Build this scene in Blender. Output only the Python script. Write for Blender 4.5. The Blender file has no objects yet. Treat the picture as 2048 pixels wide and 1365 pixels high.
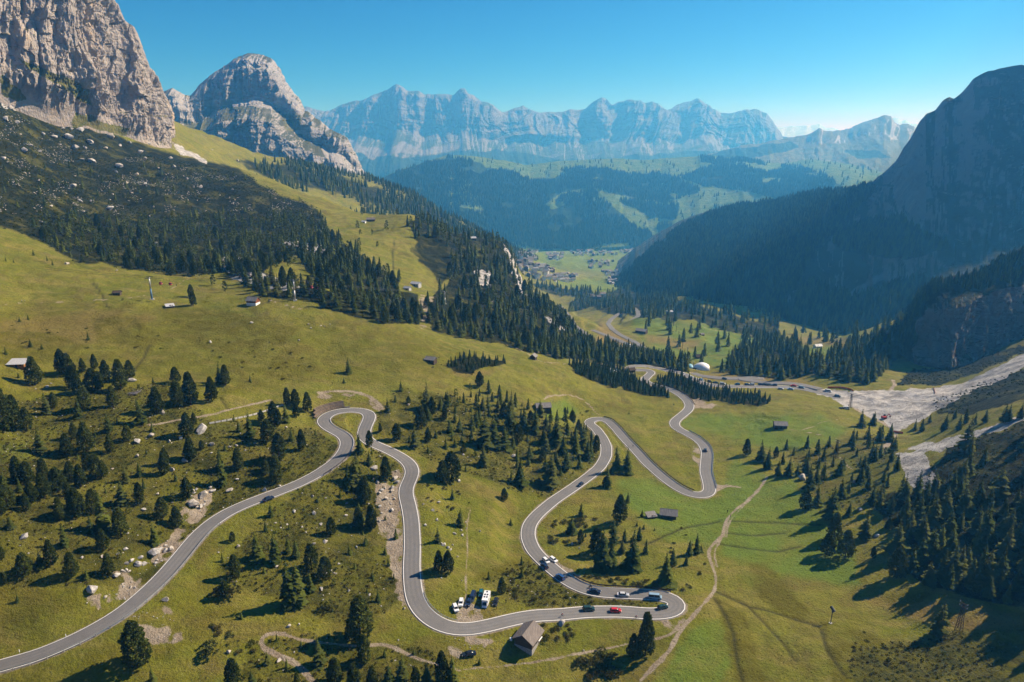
import bpy, bmesh, math, random
import numpy as np
from mathutils import Vector, Matrix

random.seed(7)
RNG = np.random.default_rng(7)
scene = bpy.context.scene
COL = scene.collection

# ------------------------------------------------------------------ camera
F = 1365.0                      # focal length in pixels of a 2048 px wide frame
PITCH = math.radians(15.2)
CP, SP = math.cos(PITCH), math.sin(PITCH)
CZ = 150.0                      # the drone hovers 150 m above the hairpins
cam_d = bpy.data.cameras.new('camera')
cam_d.sensor_width = 36.0
cam_d.lens = 36.0 * F / 2048.0
cam_d.clip_start = 1.0
cam_d.clip_end = 60000.0
cam = bpy.data.objects.new('camera', cam_d)
cam.location = (0, 0, CZ)
cam.rotation_euler = (math.radians(90) - PITCH, 0, 0)
COL.objects.link(cam)
scene.camera = cam

# ------------------------------------------------------------------ light
SUN_AZ = math.radians(67.0)     # clockwise from +Y (the way the camera looks)
SUN_EL = math.radians(37.0)
world = bpy.data.worlds.new('World')
scene.world = world
world.use_nodes = True
wn = world.node_tree.nodes
wl = world.node_tree.links
wn.clear()
wout = wn.new('ShaderNodeOutputWorld')
wbg = wn.new('ShaderNodeBackground')
wsky = wn.new('ShaderNodeTexSky')
wsky.sky_type = 'NISHITA'
wsky.sun_disc = False
wsky.sun_elevation = SUN_EL
wsky.sun_rotation = SUN_AZ
wsky.altitude = 2100
wsky.air_density = 0.9
wsky.dust_density = 0.0
wsky.ozone_density = 1.5
wsc = wn.new('ShaderNodeVectorMath'); wsc.operation = 'SCALE'; wsc.inputs['Scale'].default_value = 0.105
wsep = wn.new('ShaderNodeSeparateXYZ'); wcom = wn.new('ShaderNodeCombineXYZ')
wbg.inputs['Strength'].default_value = 0.08
wl.new(wsky.outputs[0], wsc.inputs[0])
wl.new(wsc.outputs[0], wsep.inputs[0])
for i, (g_, t_) in enumerate(((3.4, 16.0), (1.3, 4.7), (1.0, 6.6))):      # deeper, cleaner blue overhead
    pw = wn.new('ShaderNodeMath'); pw.operation = 'POWER'; pw.inputs[1].default_value = g_
    ml = wn.new('ShaderNodeMath'); ml.operation = 'MULTIPLY'; ml.inputs[1].default_value = t_
    wl.new(wsep.outputs[i], pw.inputs[0]); wl.new(pw.outputs[0], ml.inputs[0]); wl.new(ml.outputs[0], wcom.inputs[i])
wl.new(wcom.outputs[0], wbg.inputs['Color'])
wl.new(wbg.outputs[0], wout.inputs['Surface'])

sun_d = bpy.data.lights.new('sun', 'SUN')
sun_d.energy = 5.0
sun_d.angle = math.radians(0.53)
sun_d.color = (1.0, 0.93, 0.82)
sun = bpy.data.objects.new('sun', sun_d)
sdir = Vector((math.sin(SUN_AZ) * math.cos(SUN_EL), math.cos(SUN_AZ) * math.cos(SUN_EL), math.sin(SUN_EL)))
sun.rotation_euler = sdir.to_track_quat('Z', 'Y').to_euler()
sun.location = (300, 200, 600)
COL.objects.link(sun)

vs = scene.view_settings
scene.display_settings.display_device = 'sRGB'
vs.view_transform = 'Standard'
vs.look = 'None'
vs.exposure = 0.8
vs.gamma = 1.0
vs.use_curve_mapping = False
scene.cycles.volume_bounces = 1
scene.cycles.max_bounces = 5
scene.cycles.diffuse_bounces = 2

# ------------------------------------------------------------------ picture geometry
def proj(X, Y, Z):
    Zc = Z - CZ
    d = Y * CP - Zc * SP
    v = -(Y * SP + Zc * CP)
    d = np.where(np.abs(d) < 1e-3, 1e-3, d)
    return 1024 + F * X / d, 682.5 + F * v / d, d

def unproj(px, py, d):
    u = (px - 1024) / F
    v = (py - 682.5) / F
    return np.array((u * d, (CP - v * SP) * d, CZ + (-SP - v * CP) * d))

def down(py):
    return SP + (py - 682.5) / F * CP

# ------------------------------------------------------------------ noise
def _h(ix, iy, seed):
    n = (ix.astype(np.int64) * 374761393 + iy.astype(np.int64) * 668265263 + seed * 974634541) & 0xFFFFFFFF
    n = ((n ^ (n >> 13)) * 1274126177) & 0xFFFFFFFF
    n = (n ^ (n >> 16)) & 0xFFFF
    return n.astype(np.float32) / 65535.0

def vnoise(x, y, seed=0):
    fx, fy = np.floor(x), np.floor(y)
    tx, ty = (x - fx).astype(np.float32), (y - fy).astype(np.float32)
    tx = tx * tx * tx * (tx * (tx * 6 - 15) + 10)
    ty = ty * ty * ty * (ty * (ty * 6 - 15) + 10)
    ix, iy = fx.astype(np.int64), fy.astype(np.int64)
    a = _h(ix, iy, seed); b = _h(ix + 1, iy, seed)
    c = _h(ix, iy + 1, seed); d = _h(ix + 1, iy + 1, seed)
    return (a + (b - a) * tx) * (1 - ty) + (c + (d - c) * tx) * ty      # 0..1

def fbm(x, y, octaves=4, seed=0, gain=0.5, lac=2.03):
    s = 0; a = 1.0; t = 0
    ca, sa = math.cos(0.6), math.sin(0.6)
    for o in range(octaves):
        s = s + a * (vnoise(x, y, seed + o * 17) * 2 - 1)
        t += a; a *= gain
        x, y = (x * ca - y * sa) * lac + 11.3, (x * sa + y * ca) * lac - 5.7
    return s / t

def ridged(x, y, octaves=4, seed=0, gain=0.5, lac=2.05):
    s = 0; a = 1.0; t = 0
    for o in range(octaves):
        s = s + a * (1 - np.abs(vnoise(x, y, seed + o * 13) * 2 - 1))
        t += a; a *= gain
        x, y = x * lac + 7.1, y * lac + 3.3
    return s / t

def sstep(a, b, x):
    t = np.clip((x - a) / (b - a), 0, 1)
    return t * t * (3 - 2 * t)

# ------------------------------------------------------------------ objects and materials
def tag(o, label=None, cat=None, group=None, kind=None):
    if label: o['label'] = label
    if cat: o['category'] = cat
    if group: o['group'] = group
    if kind: o['kind'] = kind
    return o

def link(name, data, parent=None, loc=None):
    o = bpy.data.objects.new(name, data)
    COL.objects.link(o)
    if parent: o.parent = parent
    if loc is not None: o.location = loc
    return o

def empty(name, loc, rz=0.0):
    o = bpy.data.objects.new(name, None)
    o.empty_display_size = 0.5
    o.location = loc
    o.rotation_euler = (0, 0, rz)
    COL.objects.link(o)
    return o

def np_mesh(name, verts, faces, mats=(), smooth=False, midx=None):
    """faces: (n,3) or (n,4) int array"""
    me = bpy.data.meshes.new(name)
    verts = np.asarray(verts, np.float32); faces = np.asarray(faces, np.int32)
    n, k = faces.shape
    me.vertices.add(len(verts)); me.vertices.foreach_set('co', verts.ravel())
    me.loops.add(n * k); me.loops.foreach_set('vertex_index', faces.ravel())
    me.polygons.add(n)
    me.polygons.foreach_set('loop_start', np.arange(0, n * k, k, dtype=np.int32))
    me.polygons.foreach_set('loop_total', np.full(n, k, np.int32))
    me.polygons.foreach_set('use_smooth', np.full(n, bool(smooth)))
    if midx is not None: me.polygons.foreach_set('material_index', np.asarray(midx, np.int32))
    for m in mats: me.materials.append(m)
    me.update(calc_edges=True)
    return me

def attr(me, name, arr):
    a = me.attributes.new(name, 'FLOAT_COLOR', 'POINT')
    a.data.foreach_set('color', np.ascontiguousarray(arr, np.float32).ravel())

class NT:
    """small helper to write node materials"""
    def __init__(self, name, rough=0.9, spec=0.15):
        self.m = bpy.data.materials.new(name)
        self.m.use_nodes = True
        self.n = self.m.node_tree.nodes; self.l = self.m.node_tree.links
        self.b = self.n['Principled BSDF']
        self.b.inputs['Roughness'].default_value = rough
        self.b.inputs['Specular IOR Level'].default_value = spec
        self.pos = self.n.new('ShaderNodeNewGeometry').outputs['Position']
    def put(self, node, i, v):
        if hasattr(v, 'links') or isinstance(v, bpy.types.NodeSocket): self.l.new(v, node.inputs[i])
        elif v is not None: node.inputs[i].default_value = v
    def noise(self, scale, detail=4, rough=0.6, vec=None, stretch=None, dist=0.0):
        t = self.n.new('ShaderNodeTexNoise')
        t.inputs['Scale'].default_value = scale
        t.inputs['Detail'].default_value = detail
        t.inputs['Roughness'].default_value = rough
        t.inputs['Distortion'].default_value = dist
        v = vec if vec is not None else self.pos
        if stretch:
            mp = self.n.new('ShaderNodeMapping'); mp.inputs['Scale'].default_value = stretch
            self.l.new(v, mp.inputs[0]); v = mp.outputs[0]
        self.l.new(v, t.inputs['Vector'])
        return t.outputs[0]
    def ramp(self, fac, a, b, lo=0.0, hi=1.0):
        r = self.n.new('ShaderNodeMapRange'); r.interpolation_type = 'SMOOTHSTEP'
        self.l.new(fac, r.inputs[0])
        for i, v in zip((1, 2, 3, 4), (a, b, lo, hi)): r.inputs[i].default_value = v
        return r.outputs[0]
    def mix(self, fac, a, b, mode='MIX'):
        x = self.n.new('ShaderNodeMix'); x.data_type = 'RGBA'; x.blend_type = mode
        self.put(x, 0, fac)
        for i, v in ((6, a), (7, b)):
            if isinstance(v, bpy.types.NodeSocket): self.l.new(v, x.inputs[i])
            else: x.inputs[i].default_value = (*v, 1) if len(v) == 3 else v
        return x.outputs[2]
    def math(self, op, a, b=0.0):
        x = self.n.new('ShaderNodeMath'); x.operation = op
        self.put(x, 0, a); self.put(x, 1, b)
        return x.outputs[0]
    def attr(self, name):
        a = self.n.new('ShaderNodeAttribute'); a.attribute_name = name
        s = self.n.new('ShaderNodeSeparateColor'); self.l.new(a.outputs['Color'], s.inputs[0])
        return s.outputs[0], s.outputs[1], s.outputs[2], a.outputs['Alpha']
    def normal_z(self):
        g = self.n.new('ShaderNodeNewGeometry'); s = self.n.new('ShaderNodeSeparateXYZ')
        self.l.new(g.outputs['Normal'], s.inputs[0]); return s.outputs[2]
    def rnd(self):
        return self.n.new('ShaderNodeObjectInfo').outputs['Random']
    def bump(self, h, strength=0.5, dist=1.0):
        b = self.n.new('ShaderNodeBump'); b.inputs['Strength'].default_value = strength
        b.inputs['Distance'].default_value = dist
        self.l.new(h, b.inputs['Height']); self.l.new(b.outputs[0], self.b.inputs['Normal'])
    def color(self, c):
        if isinstance(c, bpy.types.NodeSocket): self.l.new(c, self.b.inputs['Base Color'])
        else: self.b.inputs['Base Color'].default_value = (*c, 1)
        return self.m

def flat(name, c, rough=0.8, spec=0.2, var=0.25, scale=1.5, metal=0.0):
    t = NT(name, rough, spec)
    n = t.noise(scale, 5, 0.65)
    col = t.mix(t.ramp(n, 0.3, 0.7), tuple(x * (1 - var) for x in c), tuple(min(1, x * (1 + var)) for x in c))
    t.b.inputs['Metallic'].default_value = metal
    return t.color(col)

ORD = ('leftmost', 'second', 'third', 'fourth', 'fifth', 'sixth', 'seventh', 'eighth', 'ninth', 'tenth', 'eleventh', 'twelfth', 'thirteenth', 'fourteenth', 'fifteenth')
BANDS = {1: ('',), 2: ('back row ', 'front row '), 3: ('back row ', 'middle row ', 'front row '), 4: ('rearmost row ', 'second row ', 'third row ', 'front row '),
         5: ('rearmost row ', 'second row ', 'middle row ', 'fourth row ', 'front row '), 6: ('rearmost row ', 'second row ', 'third row ', 'fourth row ', 'fifth row ', 'front row ')}
def name_set(base, group, items):
    """items: (photo x, photo y, object). Rows from back to front, then counted from the left."""
    n = len(items)
    if n == 1:
        items[0][2]['label'] = base; return
    if group: 
        for q in items: q[2]['group'] = group
    nb = min(6, max(1, math.ceil(n / 9)))
    items = sorted(items, key=lambda q: q[1]); k = math.ceil(n / nb)
    for b in range(nb):
        row = sorted(items[b * k:(b + 1) * k], key=lambda q: q[0]); m = len(row)
        for i, q in enumerate(row):
            if m == 1: w = ''
            elif m == 2: w = ('left ', 'right ')[i]
            elif i == 0: w = 'leftmost '
            elif i == m - 1: w = 'rightmost '
            elif m == 3: w = 'middle '
            else: w = (ORD[i] if i < len(ORD) else 'inner') + ' from left '
            lab = (BANDS[nb][b] + w + base).strip()
            for cut in (' dark ', ' light ', ' pale ', ' middling ', ' from left'):
                if len(lab.split()) > 16: lab = lab.replace(cut, ' ', 1)
            q[2]['label'] = lab
# ------------------------------------------------------------------ terrain heights
# (photo x, photo y, metres below the drone) on the near ground
CH = """0,1330,147 187,1263,146 362,1115,143 547,987,139 690,887,134 650,845,132 708,817,131 736,835,133 724,871,136 755,892,139
811,921,143 811,979,147 825,1100,153 847,1228,157 933,1259,158 1117,1226,160 1329,1226,163 1358,1209,163.5 1244,1190,165
1090,1127,166 1058,1060,166.5 1175,955,168 1213,900,169 1180,845,170 1234,859,171 1322,951,172.5 1392,992,173.5 1415,920,174
1350,855,175 1380,812,176 1290,762,177 1270,737,178 1450,772,179 1600,776,180 1670,792,180
700,740,124 860,722,128 1080,815,149 950,780,140 1060,715,146 1150,780,160 1150,742,160"""
# (photo x, photo y, depth along the view)
CD = """0,1365,205 2048,1365,224 0,450,560 0,600,430 0,690,370 0,780,325 0,870,290 0,960,262 0,1100,232 0,1200,222
200,600,455 200,700,385 200,800,330 200,900,295 200,1000,268 200,1100,244 200,1200,226
400,650,440 400,750,375 400,850,325 400,950,295 550,750,390 500,850,335
300,1365,205 500,1250,228 600,1100,262 700,1000,300 700,1200,245 700,1350,215 1000,1350,222 1200,1350,226 1500,1350,228 1700,1350,228
1000,1000,325 1000,1150,272 950,900,360 1050,900,380 1300,1050,325 1450,1100,305 1600,1200,272 1800,1200,270 1600,1000,350
1550,900,415 1700,900,410 1550,830,475 1650,830,470
1800,1130,288 1960,1200,258 2040,1230,250 1850,1050,305 2000,1050,292 1900,950,330 2040,950,312 1950,880,358 2040,830,368
1800,900,395 1720,950,370 1720,800,520 1800,830,480 1850,800,500 1930,770,530 2040,700,600 1850,870,440 1980,740,540 1940,830,420
1830,725,660 1900,740,622 2040,680,640 1700,740,600 1650,760,560 1780,700,700 1820,640,860
1500,745,620 1400,740,640 1300,725,640 1250,690,850 1180,690,760 1350,700,820 1430,690,850 1430,640,1080 1300,640,1060
1200,650,930 1150,630,950 1620,690,950 1600,660,1080 1700,680,1000 1560,640,1200 1500,610,1350 1350,600,1400 1250,590,1600
1200,575,1900 1150,560,2100 1220,545,2500 1100,540,2500 1060,520,2700 1100,510,3000 1250,500,3700 1320,492,3900 1040,500,2900
1350,565,2000 1420,590,1500 1300,570,1950 1480,600,1450
500,350,1150 560,370,1050 640,400,960 740,445,880 820,432,900 700,500,720 620,480,740 760,540,680 850,520,780 900,462,930
960,478,960 1010,492,960 1020,520,930 1040,570,880 1090,610,830 1150,660,760 1180,697,690 1100,690,640 1000,670,600 920,640,600
950,570,760 900,590,680 850,610,610 840,650,560 760,645,480 650,615,480 560,640,448 507,607,469 430,540,560 300,545,530 160,520,520
700,560,580 330,500,640 200,450,680 330,430,780 450,450,800 550,440,840 100,380,720 100,300,850 250,330,900 0,350,660 0,250,780
0,205,850 150,245,930 250,275,1000 350,300,1080 400,310,1150 460,330,1250
740,360,1900 850,410,2000 960,465,2100 1000,490,2200 1035,512,2350 640,340,1700"""
# (photo column, ground distance, metres below the drone) where the ground is hidden behind a crest
CX = """860,1120,175 760,1180,140 1000,1150,250 1060,1060,262 1120,960,245 620,1300,105 930,1250,240 1160,860,222 1110,1200,290 1030,1500,330
850,2600,380 700,2400,200 960,2600,420 900,3200,470 1000,3300,470 1700,1500,300 1850,1100,260 2000,1000,200 2200,800,120
2300,500,112 2300,300,140 2300,200,152 -300,900,-80 -300,600,10 -300,400,60 -300,250,130 200,1300,-150 2200,150,165 1024,120,162
1100,5000,560 1300,5000,540 1500,4500,500 1600,2500,380 1800,2000,330 1400,3000,440 1500,2000,340"""

def _pts():
    out = []
    for s in CH.split():
        x, y, h = map(float, s.split(',')); out.append(unproj(x, y, h / down(y)))
    for s in CD.split():
        x, y, d = map(float, s.split(',')); out.append(unproj(x, y, d))
    for s in CX.split():
        x, r, h = map(float, s.split(',')); th = math.atan2((x - 1024) / F, CP)
        out.append(np.array((r * math.sin(th), r * math.cos(th), CZ - h)))
    return np.array(out)

PTS = _pts()
def _ab(X, Y):
    return np.arctan2(X, Y) * 1.4, np.log(np.hypot(X, Y))

def tps_fit(P, lam=2e-4):
    a, b = _ab(P[:, 0], P[:, 1]); n = len(a)
    r2 = (a[:, None] - a) ** 2 + (b[:, None] - b) ** 2
    K = 0.5 * r2 * np.log(r2 + 1e-12) + lam * np.eye(n)
    Q = np.c_[np.ones(n), a, b]
    A = np.block([[K, Q], [Q.T, np.zeros((3, 3))]])
    w = np.linalg.solve(A, np.r_[P[:, 2], 0, 0, 0])
    return a, b, w

TA, TB, TW = tps_fit(PTS)
def tps_eval(X, Y):
    a, b = _ab(X, Y); out = np.empty(a.shape)
    af, bf, of = a.ravel(), b.ravel(), out.ravel()
    n = len(TA)
    for i in range(0, len(af), 20000):
        aa, bb = af[i:i + 20000].astype(np.float32), bf[i:i + 20000].astype(np.float32)
        r2 = (aa[:, None] - TA.astype(np.float32)) ** 2 + (bb[:, None] - TB.astype(np.float32)) ** 2
        of[i:i + 20000] = (0.5 * r2 * np.log(r2 + 1e-12)) @ TW[:n] + TW[n] + TW[n + 1] * aa + TW[n + 2] * bb
    return of.reshape(a.shape)

# polar grid: rows closer together near the drone
def _rows():
    r = [112.0]
    while r[-1] < 5600:
        k = 0.0036 if r[-1] < 480 else (0.0052 if r[-1] < 1300 else 0.011)
        r.append(r[-1] * (1 + k))
    return np.array(r)
RR = _rows(); NR = len(RR)
NTH = 640
TH = np.radians(np.linspace(-47, 47, NTH))
GX = RR[:, None] * np.sin(TH)[None, :]
GY = RR[:, None] * np.cos(TH)[None, :]
GZ = tps_eval(GX, GY)
LR = np.log(RR)

def hsample(grid, X, Y):
    th = np.arctan2(X, Y); r = np.hypot(X, Y)
    j = np.clip((th - TH[0]) / (TH[1] - TH[0]), 0, NTH - 1.001)
    i = np.clip(np.interp(np.log(np.maximum(r, 1)), LR, np.arange(NR)), 0, NR - 1.001)
    i0, j0 = i.astype(int), j.astype(int); fi, fj = i - i0, j - j0
    return (grid[i0, j0] * (1 - fi) * (1 - fj) + grid[i0 + 1, j0] * fi * (1 - fj)
            + grid[i0, j0 + 1] * (1 - fi) * fj + grid[i0 + 1, j0 + 1] * fi * fj)

def hz(X, Y):
    return hsample(GZ, np.asarray(X, float), np.asarray(Y, float))

def hit(pts, tmin=150, tmax=5500, n=900):
    """first ground point seen through each photo pixel"""
    p = np.atleast_2d(np.asarray(pts, float))[:, :2]
    t = np.exp(np.linspace(math.log(tmin), math.log(tmax), n))
    out = np.empty((len(p), 3))
    for k in range(0, len(p), 1500):
        q = p[k:k + 1500]
        dx = unproj(q[:, 0], q[:, 1], 1.0); dx[2] -= CZ
        X = dx[0][:, None] * t; Y = dx[1][:, None] * t; Z = CZ + dx[2][:, None] * t
        below = Z < hz(X, Y)
        first = np.argmax(below, 1); first[~below.any(1)] = n - 1
        a, b = t[np.maximum(first - 1, 0)], t[first]
        for _ in range(10):
            m = (a + b) / 2
            bl = CZ + dx[2] * m < hz(dx[0] * m, dx[1] * m)
            b = np.where(bl, m, b); a = np.where(bl, a, m)
        out[k:k + 1500] = np.c_[dx[0] * b, dx[1] * b, CZ + dx[2] * b]
    return out

def P2(s):
    return np.array([[float(v) for v in q.split(',')] for q in s.split()])

def resample(xyz, step):
    seg = np.linalg.norm(np.diff(xyz[:, :2], axis=0), axis=1)
    s = np.r_[0, np.cumsum(seg)]
    n = max(2, int(s[-1] / step))
    t = np.linspace(0, s[-1], n)
    return np.c_[[np.interp(t, s, xyz[:, k]) for k in range(xyz.shape[1])]].T

def smooth(a, win):
    if win < 2: return a
    win = min(win, len(a) - 1 if len(a) % 2 == 0 else len(a)); win |= 1
    p = win // 2
    q = np.concatenate([2 * a[:1] - a[p:0:-1], a, 2 * a[-1:] - a[-2:-p - 2:-1]])
    k = np.hanning(win + 2)[1:-1]; k /= k.sum()
    return np.stack([np.convolve(q[:, c], k, 'valid') for c in range(a.shape[1])], 1)

def worldline(s, step=2.0, sm=7, smz=31):
    p = hit(P2(s) if isinstance(s, str) else s)
    p = resample(p, step); q = smooth(p, sm)
    q[:, 2:] = smooth(p[:, 2:], smz)
    return q

ROADS = {
 'main': """-40,1345 0,1329 68,1308 137,1286 187,1263 244,1226 290,1187 328,1153 362,1115 393,1074 420,1047 455,1023 496,1005 547,987 598,970 639,950
  670,927 687,907 695,888 694,877 682,867 664,859 651,850 645,841 651,831 664,823 685,818 708,817 726,819 737,824 741,832 736,843 729,857 726,871
  738,883 755,892 776,901 795,911 811,921 822,933 826,945 822,958 814,970 811,981 812,993 817,1009 823,1043 825,1091 823,1139 826,1180 833,1208 847,1228 868,1245 899,1257
  933,1259 974,1254 1022,1242 1066,1231 1117,1226 1175,1226 1244,1228 1295,1229 1329,1226 1352,1219 1358,1208 1350,1199 1329,1192 1295,1190 1244,1190
  1193,1184 1158,1172 1124,1153 1090,1127 1066,1102 1055,1074 1058,1050 1073,1030 1107,1002 1145,977 1175,955 1200,935 1212,914 1213,894 1206,877
  1191,857 1178,847 1179,840 1196,837 1216,843 1234,859 1251,879 1271,900 1295,927 1322,951 1350,973 1380,989 1396,992 1412,991 1420,984 1418,968 1411,944 1413,920
  1414,905 1408,891 1395,879 1375,868 1355,858 1348,850 1350,842 1361,833 1375,822 1380,813 1375,802 1361,790 1341,780 1317,773 1296,766 1288,760 1295,753
  1304,747 1295,742 1278,740 1262,738 1256,734.5 1264,732 1290,733 1326,740 1363,748 1388,758 1412,768 1448,772 1497,773.5 1546,774 1595,776 1644,785 1668,792""",
 'lot': """1640,779 1600,769 1560,767 1534,766 1500,762 1478,759 1500,757 1530,757.5 1440,757 1400,752 1385,747""",
 'valley_a': """1120,612 1137,634 1147,650 1159,660 1172,671 1185,688 1195,700""",
 'valley_b': """1186,661 1213,672 1239,682 1258,690 1282,704 1292,707 1297,704 1285,695 1268,684 1239,670 1224,658 1216,648 1222,639 1239,627""",
 'valley_c': """1262,642 1270,637 1277,631 1275,624 1270,617""",
}
RW = {'main': 3.45, 'lot': 3.6, 'valley_a': 4.2, 'valley_b': 3.6, 'valley_c': 3.6}
RL = {}
RL['main'] = worldline(ROADS['main'], 2.0, 7, 41)
for k in ('lot', 'valley_a', 'valley_b', 'valley_c'):
    RL[k] = worldline(ROADS[k], 3.0, 5, 15)

def nearest(line, X, Y, reach):
    """distance to a polyline and the height of its nearest point, for points within reach"""
    D = np.full(X.shape, 1e9); Z = np.zeros(X.shape)
    xf, yf = X.ravel(), Y.ravel(); Df, Zf = D.ravel(), Z.ravel()
    lo, hi = line[:, :2].min(0) - reach, line[:, :2].max(0) + reach
    idx = np.nonzero((xf > lo[0]) & (xf < hi[0]) & (yf > lo[1]) & (yf < hi[1]))[0]
    if len(idx) == 0: return D, Z
    # bucket the points in 40 m cells to keep this cheap
    cx = np.floor(xf[idx] / 40).astype(int); cy = np.floor(yf[idx] / 40).astype(int)
    key = cx * 100003 + cy
    order = np.argsort(key, kind='stable'); idx = idx[order]; key = key[order]
    st = np.r_[0, np.nonzero(np.diff(key))[0] + 1, len(key)]
    P = line
    for a, b in zip(st[:-1], st[1:]):
        ii = idx[a:b]
        x, y = xf[ii], yf[ii]
        mx, my = x.mean(), y.mean()
        rad = reach + 45
        near = np.nonzero(np.hypot(P[:, 0] - mx, P[:, 1] - my) < rad)[0]
        if len(near) == 0: continue
        s0 = np.unique(np.clip(np.r_[near, near - 1], 0, len(P) - 2))
        A, B = P[s0], P[s0 + 1]
        dx, dy = (B - A)[:, 0], (B - A)[:, 1]
        L2 = dx * dx + dy * dy + 1e-9
        t = np.clip(((x[:, None] - A[:, 0]) * dx + (y[:, None] - A[:, 1]) * dy) / L2, 0, 1)
        dd = np.hypot(x[:, None] - (A[:, 0] + t * dx), y[:, None] - (A[:, 1] + t * dy))
        k = dd.argmin(1); r = np.arange(len(ii))
        Df[ii] = dd[r, k]
        Zf[ii] = (A[:, 2] + t * (B - A)[:, 2])[r, k]
    return D, Z

ROADD = np.full(GX.shape, 1e9)
TARGET = np.zeros(GX.shape)
for k, line in RL.items():
    D, Z = nearest(line, GX, GY, 40 if k == 'main' else 50)
    D = D - RW[k]
    m = D < ROADD
    ROADD = np.where(m, D, ROADD); TARGET = np.where(m, Z, TARGET)
CELL = np.repeat((RR * 0.006)[:, None], NTH, 1)
blend = 1 - sstep(1.0 + CELL, 11 + 2 * CELL, ROADD)
# relief: long swells, hummocks, tussocks
GR = np.repeat(RR[:, None], NTH, 1)
far = np.clip(GR / 450, 0.6, 3.5)
rel = fbm(GX / 70, GY / 70, 3, 5) * 3.2 * far + fbm(GX / 19, GY / 19, 3, 9) * 1.15 * np.minimum(far, 2)
GZ = GZ + rel * sstep(0, 30, ROADD)
GZ = GZ + (np.abs(((GZ / 2.6 + 1.2 * fbm(GX / 26, GY / 26, 3, 60)) % 1) - .5) * 2 - .5) * .55 * (GR < 900) * sstep(3, 22, ROADD) * sstep(-.35, .25, fbm(GX / 90, GY / 90, 2, 63))
GZ = GZ + fbm(GX / 5.5, GY / 5.5, 2, 44) * .26 * np.clip(GR / 350, .7, 2) * (GR < 900) * sstep(1, 8, ROADD)
GZ = GZ * (1 - blend) + (TARGET - 0.10) * blend

# ------------------------------------------------------------------ ground masks from outlines in the photo
RS = 2.0; RX0, RY0 = -260, -60
RWD, RHT = int((2320 - RX0) / RS), int((1480 - RY0) / RS)
_rx = RX0 + (np.arange(RWD) + 0.5) * RS; _ry = RY0 + (np.arange(RHT) + 0.5) * RS
_RXX, _RYY = np.meshgrid(_rx, _ry)
_wx = _RXX + fbm(_RXX / 26, _RYY / 18, 3, 31) * 9; _wy = _RYY + fbm(_RXX / 26, _RYY / 18, 3, 47) * 6

def raster(polys, blur=2, warp=True):
    M = np.zeros((RHT, RWD), np.float32)
    X, Y = (_wx, _wy) if warp else (_RXX, _RYY)
    for s in polys:
        p = P2(s); ins = np.zeros(M.shape, bool)
        x0, x1, y0, y1 = p[:, 0].min() - 15, p[:, 0].max() + 15, p[:, 1].min() - 15, p[:, 1].max() + 15
        j0, j1 = max(0, int((x0 - RX0) / RS)), min(RWD, int((x1 - RX0) / RS) + 2)
        i0, i1 = max(0, int((y0 - RY0) / RS)), min(RHT, int((y1 - RY0) / RS) + 2)
        xx, yy = X[i0:i1, j0:j1], Y[i0:i1, j0:j1]; c = np.zeros(xx.shape, bool)
        for a, b in zip(p, np.roll(p, -1, 0)):
            if a[1] == b[1]: continue
            cond = ((a[1] > yy) != (b[1] > yy)) & (xx < (b[0] - a[0]) * (yy - a[1]) / (b[1] - a[1]) + a[0])
            c ^= cond
        M[i0:i1, j0:j1] = np.maximum(M[i0:i1, j0:j1], c)
    for _ in range(blur):
        q = np.pad(M, 1, mode='edge')
        M = (q[:-2, 1:-1] + q[2:, 1:-1] + q[1:-1, :-2] + q[1:-1, 2:] + 2 * M) / 6
    return M

def rsample(M, px, py):
    i = np.clip(((py - RY0) / RS).astype(int), 0, RHT - 1); j = np.clip(((px - RX0) / RS).astype(int), 0, RWD - 1)
    return M[i, j]

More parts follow.
